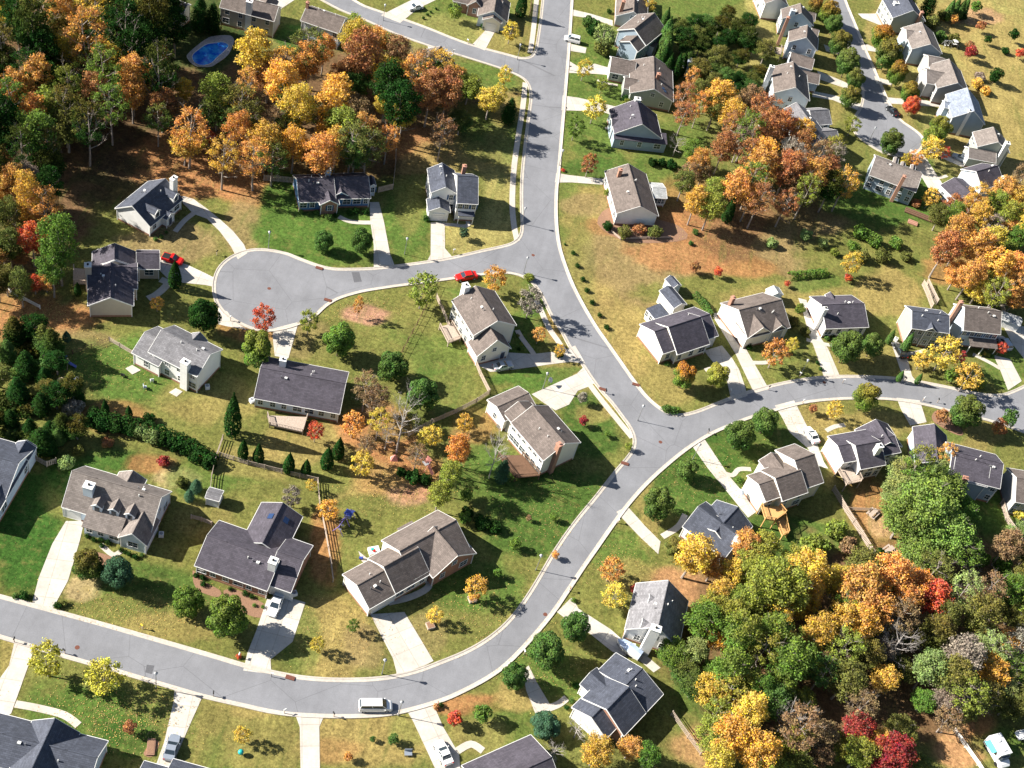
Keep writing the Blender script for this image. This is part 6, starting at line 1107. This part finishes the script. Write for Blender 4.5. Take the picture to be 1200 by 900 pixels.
# long hedges
def hedge(pts, w, h, colr, label):
    w2 = [P(x, y) for x, y in pts]; o = w2[0]; rs = np.random.RandomState(5); C_, N_ = [], []
    for a_, b2 in zip(w2, w2[1:]):
        n = int((b2 - a_).length * 150); u = rs.rand(n, 1); th = rs.uniform(-.3, math.pi + .3, n); nn = np.array([-(b2 - a_).normalized().y, (b2 - a_).normalized().x]); base = np.array(a_)[None, :2] * (1 - u) + np.array(b2)[None, :2] * u - np.array(o)[:2]
        rr = rs.uniform(.85, 1.08, n) * (1 + .1 * np.sin(base[:, 0] * 3)); xy = base + nn[None] * (np.cos(th) * w / 2 * rr)[:, None]; z = np.maximum(.05, np.sin(th)) * h * rr
        C_.append(np.column_stack([xy, z])); N_.append(np.column_stack([nn[None] * np.cos(th)[:, None], np.sin(th)]) + rs.normal(size=(n, 3)) * .5)
    c_, n_ = np.concatenate(C_), np.concatenate(N_); n_ /= np.linalg.norm(n_, axis=1)[:, None]
    ob = link(bpy.data.objects.new("hedge", quads("hedge", c_, n_, .3 * rs.uniform(.6, 1.3, len(c_)), rs, lm))); ob.location = (o.x, o.y, 0); ob.color = (*LC[colr][0], 0); tag(ob, label, "hedge")
hedge([(925, 325), (947, 323), (968, 321)], 2.2, 1.4, 'm', "long clipped green hedge on the open slope above the right-hand houses")
hedge([(813, 347), (820, 353), (828, 362), (832, 372)], 1.6, 1.4, 'g', "curved green hedge right of the long back wing")
hedge([(779, 478), (788, 481), (796, 482)], 1.2, .9, 'm', "low clipped hedge at the lower junction corner")
hedge([(105, 488), (135, 497), (175, 507), (215, 521), (250, 545)], 3.2, 2.4, 'd', "thick dark evergreen hedge between the upper and lower left gardens")
# ---------------------------------------------------------------- street furniture
def cyl(x, y, r, z0, z1, m, nm, par, n=8): mb = MB(); mb.tube((x, y, z0), (x, y, z1), r, r, n); return mb.build(nm, m, par)
def lamp(x, y, lb, h=4.2):
    q = P(x, y); r_ = thing("street_lamp", (q.x, q.y, 0), 0, lb, "street lamp", "street lamps"); mb = MB(); mb.tube((0, 0, 0), (0, 0, h), .075, .05, 8); mb.tube((0, 0, 0), (0, 0, .5), .12, .1, 8); mb.build("pole", M['metal'], r_)
    mb = MB(); mb.tube((0, 0, h), (0, 0, h + .5), .16, .26, 8); mb.build("lantern", M['lampglass'], r_); mb = MB(); mb.tube((0, 0, h + .5), (0, 0, h + .72), .32, .06, 8); mb.build("cap", M['metal'], r_)
for x, y, lb in [(466.7, 838.7, "street lamp beside the front of the white minivan"), (636, 455.3, "street lamp on the lawn above the concrete apron of the corner house"), (613.5, 320, "street lamp at the planted corner of the cul-de-sac street"), (655, 194, "street lamp beside the red ball shrub east of the main road"),
                 (183, 806, "street lamp below the bottom street near the second yellow tree"), (314.5, 291, "street lamp above the cul-de-sac circle"), (447.5, 790, "street lamp above the bottom street near the twin-lane drive"), (628, 668, "street lamp on the left kerb of the lower bend"), (611, 262, "street lamp by the pavement end at the upper junction"),
                 (449, 24, "street lamp at the top left street"), (606, 70, "street lamp at the top junction corner"), (747, 493, "street lamp on the pavement corner above the lower junction"), (474, 298, "street lamp on the lawn left of the white house's drive"), (812, 538, "street lamp beside the long drive of the timber deck house"), (1018, 166, "street lamp on the rim of the upper cul-de-sac"), (938, 439, "street lamp beside the drive above the right-hand street")]: lamp(x, y, lb)
def mailbox(x, y, lb, m):
    q = P(x, y); r_ = thing("mailbox", (q.x, q.y, 0), TR.random() * 3, lb, "mailbox", "mailboxes at the kerb"); mb = MB(); mb.box((0, 0, .5), (.1, .1, 1.0)); mb.build("post", M['greywood'], r_)
    mb = MB(); mb.box((.1, 0, 1.12), (.5, .2, .14)); mb.tube((-.15, 0, 1.19), (.35, 0, 1.19), .1, .1, 8); mb.build("box", m, r_)
for i, (x, y, m) in enumerate([(17, 753, 'black'), (280, 771, 'white'), (391, 840, 'black'), (333, 836, 'trim'), (76, 766, 'black'), (250, 816, 'black'), (614, 767, 'white'), (667, 693, 'pinkbr'), (531, 297, 'white'), (829, 508, 'black'), (937, 441, 'white'), (987, 449, 'white'), (900, 457, 'black'), (940, 473, 'white'), (1081, 470, 'white'), (724, 613, 'white'), (855, 461, 'white'), (667, 82, 'black'),
                               (663, 131, 'black'), (548, 51, 'white'), (531, 63, 'white'), (318, 793, 'white'), (709, 461, 'black'), (1060, 447, 'black'), (1098, 472, 'black'), (270, 376, 'white'), (254, 299, 'black'), (512, 828, 'pinkbr'), (167, 737, 'yellow'), (627, 838, 'black')][:29]):
    (lx, ly), ph = near(x, y); mailbox(x, y, f"{ {'black':'black','white':'white','trim':'cream','pinkbr':'brick-red','yellow':'yellow'}[m] } kerbside mailbox near {ph}" + ("" if i % 3 else ""), M[m])
# ---------------------------------------------------------------- garden things
def simple(name, px, z, rot, lb, cat, parts, group=None):
    q = P(*px); r_ = thing(name, (q.x, q.y, z), rot, lb, cat, group)
    for nm, m, fn in parts: mb = MB(); fn(mb); mb.build(nm, m, r_)
    return r_
def chair(px, rot, m, lb):
    simple("lawn_chair", px, 0, rot, lb, "lawn chair", [("seat", m, lambda b: b.box((0, 0, .4), (.6, .6, .08))), ("backrest", m, lambda b: b.box((-.28, 0, .75), (.08, .6, .65))), ("leg", m, lambda b: [b.box((x, y, .2), (.06, .06, .4)) for x in (-.25, .25) for y in (-.25, .25)])], "lawn chairs")
chair((178, 447), 2.2, M['white'], "white lawn chair nearest the tall white chimney"); chair((170, 455), .6, M['lampglass'], "pale blue lawn chair lowest of the three on the lawn"); chair((144, 441), 1.4, M['black'], "dark lawn chair farthest from the tall white chimney")
def playset(px, rot, lb, ca, cb2, cc):
    q = P(*px); r_ = thing("playset", (q.x, q.y, 0), rot, lb, "playset", "garden play frames")
    mb = MB(); mb.tube((-2.2, 0, 2.1), (2.2, 0, 2.1), .08, .08, 6); mb.build("top_bar", ca, r_)
    for x_ in (-2.2, 0.2, 2.2):
        for s_ in (-1, 1): mb = MB(); mb.tube((x_, 0, 2.1), (x_, s_ * 1.0, 0), .06, .06, 6); mb.build("leg", ca, r_)
    for x_ in (-1.5, -.5):
        mb = MB(); mb.tube((x_, -.2, 2.1), (x_, -.2, .5), .02, .02, 4); mb.tube((x_, .2, 2.1), (x_, .2, .5), .02, .02, 4); mb.box((x_, 0, .5), (.3, .5, .05)); mb.build("swing", cb2, r_)
    mb = MB(); mb.box((1.3, 0, 1.3), (1.2, 1.3, .1)); mb.build("platform", cb2, r_); mb = MB(); mb.box((1.3, 0, 2.2), (1.3, 1.4, .12), top=.3); mb.build("canopy", cc, r_)
    mb = MB(); mb.poly([(1.9, -.3, 1.35), (3.6, -.3, .1), (3.6, .3, .1), (1.9, .3, 1.35)]); mb.poly([(1.9, .3, 1.25), (3.6, .3, .0), (3.6, -.3, .0), (1.9, -.3, 1.25)]); mb.build("slide", cc, r_)
playset((403, 615), 1.35, "blue and violet climbing frame with a slide behind the long stepped ranch", M['purple'], M['silver'], M['bluep'])
playset((494, 541), -.7, "red swing set with glider seats in the leaf-strewn back yards", mat("faded_red_paint", (.5, .2, .17), .5), M['silver'], mat("faded_red_paint", (.5, .2, .17), .5))
playset((66, 427), .2, "timber swing set with yellow and blue panels by the shady thicket", M['greywood'], M['yellow'], M['bluep'])
playset((1112, 55), .4, "pale swing set on the dry field at the upper right", M['silver'], M['trim'], M['trim'])
simple("play_tent", (462, 538), 0, .3, "red and white toy tent left of the red swing set", "toy tent", [("canvas", mat("faded_red_paint", (.5, .2, .17), .5), lambda b: b.box((0, 0, .6), (1.4, 1.2, 1.2), top=.15)), ("door_flap", M['white'], lambda b: b.box((-.62, 0, .35), (.1, .5, .6), top=.4))])
simple("trampoline", (72, 448), 0, 0, "round cream trampoline beside the timber swing set", "trampoline", [("bed", mat("cream_canvas", (.75, .62, .38), .7), lambda b: b.tube((0, 0, .42), (0, 0, .48), .8, .8, 16)), ("leg", M['metal'], lambda b: [b.box((x, y, .21), (.06, .06, .42)) for x in (-.5, .5) for y in (-.5, .5)])])
simple("toy_table", (88, 446), 0, .8, "white plastic play table on the lawn near the timber swing set", "play table", [("top", M['white'], lambda b: b.box((0, 0, .5), (1.3, .7, .15))), ("leg", M['white'], lambda b: [b.box((x, y, .22), (.08, .08, .44)) for x in (-.5, .5) for y in (-.25, .25)])])
simple("sandbox", (438, 647), 0, .55, "white play sandbox with red and blue toys behind the long stepped ranch", "sandbox", [("box", M['white'], lambda b: b.box((0, 0, .35), (1.9, 1.5, .7))), ("sand", mat("play_sand", (.72, .68, .62), .9), lambda b: b.box((0, 0, .72), (1.6, 1.2, .05))), ("red_toy", M['red'], lambda b: b.box((-.1, -.3, .85), (.4, .3, .25))), ("blue_toy", M['teal'], lambda b: b.box((-.3, .1, .85), (.5, .4, .2)))])
simple("paddling_toy", (423, 655), 0, .2, "small bright blue plastic toy beside the white sandbox", "toy", [("seat", M['bluep'], lambda b: b.box((0, 0, .3), (.7, .4, .3))), ("handle", M['bluep'], lambda b: b.box((.25, 0, .6), (.08, .4, .4)))])
sheet("patio", W2([(420, 646), (431, 655), (442, 660), (436, 664), (424, 658)]), .06, M['conc']); sheet("patio", W2([(147, 432), (155, 428), (165, 434), (155, 439)]), .08, M['conc']); sheet("patio", W2([(198, 460), (206, 455), (214, 459), (207, 465)]), .06, M['conc'])
simple("garden_ball", (282, 884), 0, 0, "teal glass ball on a stand under the small yellow tree", "garden ornament", [("stand", M['metal'], lambda b: b.tube((0, 0, 0), (0, 0, .4), .1, .06, 8)), ("ball", M['teal'], lambda b: [b.tube((0, 0, .35 + .5 * (1 - math.cos(math.pi * i / 8)) * .9), (0, 0, .35 + .5 * (1 - math.cos(math.pi * (i + 1) / 8)) * .9), .45 * math.sin(math.pi * i / 8) + .001, .45 * math.sin(math.pi * (i + 1) / 8) + .001, 14, cap=False) for i in range(8)])])
simple("garden_bench", (478, 884), 0, .3, "blue-grey garden bench under the small trees at the bottom", "bench", [("seat", M['greycar'], lambda b: b.box((0, 0, .45), (1.2, .8, .1))), ("backrest", M['greycar'], lambda b: b.box((0, .38, .8), (1.2, .08, .6))), ("leg", M['metal'], lambda b: [b.box((x, y, .2), (.08, .08, .4)) for x in (-.5, .5) for y in (-.3, .3)])])
simple("picnic_bench", (1022, 603), 0, 1.0, "weathered picnic bench on the bare dirt yard", "bench", [("top", M['greywood'], lambda b: b.box((0, 0, .75), (2.4, .8, .08))), ("seat", M['greywood'], lambda b: [b.box((0, s, .45), (2.4, .3, .06)) for s in (-.8, .8)]), ("leg", M['greywood'], lambda b: [b.box((x, 0, .37), (.1, 1.2, .74)) for x in (-.8, .8)])])
simple("picnic_table", (1040, 647), 0, .9, "two-plank timber table beside the lower fence end", "table", [("top", M['greywood'], lambda b: b.box((0, 0, .75), (2.8, .9, .08))), ("seat", M['greywood'], lambda b: [b.box((0, s, .45), (2.8, .3, .06)) for s in (-.9, .9)]), ("leg", M['greywood'], lambda b: [b.box((x, 0, .37), (.1, 1.5, .74)) for x in (-1, 1)])])
simple("satellite_dish", (642, 450), 0, .4, "white satellite dish on the lawn above the concrete apron", "satellite dish", [("pole", M['metal'], lambda b: b.tube((0, 0, 0), (0, 0, 1.2), .05, .05, 6)), ("dish", M['silver'], lambda b: b.tube((0, 0, 1.2), (.25, -.2, 1.5), .2, .6, 14))])
simple("log_pile", (1078, 254), 0, -.15, "dark stacked logs along the green bank below the long grey house", "log pile", [("log", M['darkwood'], lambda b: [b.tube((-4, .35 * k - .5, .3 + .25 * (k % 2)), (4, .35 * k - .5, .3 + .25 * (k % 2)), .28, .28, 7) for k in range(4)])])
simple("timber_stack", (1069, 262), 0, -.15, "small stack of pale boards below the dark log pile", "timber stack", [("board", M['pinkbr'], lambda b: [b.box((0, .35 * k - .5, .25 + .12 * (k % 2)), (2.4, .3, .3)) for k in range(4)])])
for i, (x, y, lb) in enumerate([(189, 628, "white air conditioner beside the end wall of the three-dormer house"), (243, 455, "white bin at the shaded end of the split-level house"), (345, 697, "air conditioner beside the brick ranch's garage"), (295, 471, "white meter cabinet at the left corner of the white ranch with a deck"), (585, 500, "grey heat pump behind the cream corner house"), (1049, 399, "white air unit left of the sage green house"), (847, 372, "pale grill at the back of the two-gabled taupe house"), (741, 759, "grey bin beside the covered boat")]):
    simple("utility_unit", (x, y), 0, .3 + i * .2, lb, "utility unit", [("cabinet", M['white'] if i != 4 else M['metal'], lambda b: b.box((0, 0, .4), (.8, .8, .8))), ("fan_grille", M['metal'], lambda b: b.tube((0, 0, .8), (0, 0, .84), .3, .3, 12))], "utility units beside the houses")
sh_ = P(862, 580); simple("patio_umbrella", (865, 583), 0, 0, "folded pale blue parasol standing on the drive of the timber deck house", "parasol", [("pole", M['metal'], lambda b: b.tube((0, 0, 0), (0, 0, 2.2), .04, .04, 6)), ("canopy", mat("pale_blue_canvas", (.55, .62, .72), .7), lambda b: b.tube((0, 0, 1.8), (0, 0, 2.4), .75, .05, 10))])
# planter boxes and stones
for x, y, lb in [(553, 703, "pale timber planter under the bare-topped golden tree"), (504, 734, "pale timber edging under the small yellow tree left of the bend")]:
    simple("planter_box", (x, y), 0, .6, lb, "planter", [("frame", M['greywood'], lambda b: b.box((0, 0, .25), (1.3, 1.3, .5))), ("soil", M['mulch'], lambda b: b.box((0, 0, .51), (1.1, 1.1, .04)))], "tree planters")
simple("brick_planter", (177, 876), 0, .3, "long low brick planter beside the silver blue sedan's drive", "planter", [("wall", WALL['brick'], lambda b: b.box((0, 0, .15), (1.2, 2.6, .3))), ("soil", M['mulch'], lambda b: b.box((0, 0, .31), (1.0, 2.3, .04)))])
# fallen leaves: nobody could count them
rs = np.random.RandomState(2); C_ = []
for (x, y, a_, b2, n) in [(140, 840, 90, 50, 1500), (150, 720, 100, 30, 900), (470, 560, 60, 35, 1800), (400, 740, 60, 50, 500), (560, 720, 70, 50, 700), (240, 205, 80, 30, 1500), (50, 370, 60, 25, 1200), (500, 170, 50, 20, 900), (640, 600, 70, 60, 500), (820, 560, 60, 40, 600), (840, 275, 100, 50, 1800), (640, 780, 60, 40, 500), (720, 660, 60, 30, 500), (960, 500, 60, 30, 500), (120, 430, 80, 40, 600), (540, 250, 50, 60, 700), (410, 360, 60, 20, 700), (1030, 600, 30, 50, 500)]:
    for k in range(n):
        p_ = P(x + rs.normal() * a_ * .55, y + rs.normal() * b2 * .55); C_.append((p_.x, p_.y, .07))
c_ = np.array(C_)
for pg in (net, s5):
    A0 = np.array(pg)[:, :2]; A1 = np.roll(A0, -1, 0); ins = np.zeros(len(c_), bool)
    for (x0, y0), (x1, y1) in zip(A0, A1):
        cc = (y0 > c_[:, 1]) != (y1 > c_[:, 1]); ins ^= cc & (c_[:, 0] < (x1 - x0) * (c_[:, 1] - y0) / ((y1 - y0) or 1e-9) + x0)
    c_ = c_[~ins]
n_ = np.tile([0, 0, 1.0], (len(c_), 1)) + rs.normal(size=(len(c_), 3)) * .3; n_ /= np.linalg.norm(n_, axis=1)[:, None]
lv = link(bpy.data.objects.new("fallen_leaves", quads("fallen_leaves", c_, n_, rs.uniform(.1, .2, len(c_)), rs, lm))); lv.color = (.46, .32, .12, 0); tag(lv, "scattered pale fallen leaves on the lawns", None, kind="stuff")
# unique mailbox labels
seen = {}
for o in [o for o in bpy.data.objects if o.get("label")]: seen.setdefault(o["label"], []).append(o)
for lb, os_ in seen.items():
    if len(os_) > 1:
        os_.sort(key=lambda o: pix(o.matrix_basis.translation)[0])
        for i, o in enumerate(os_): o["label"] = lb + (", " + ["leftmost", "rightmost"][i] + " of two" if len(os_) == 2 else ", " + ORD[i] + " from left")
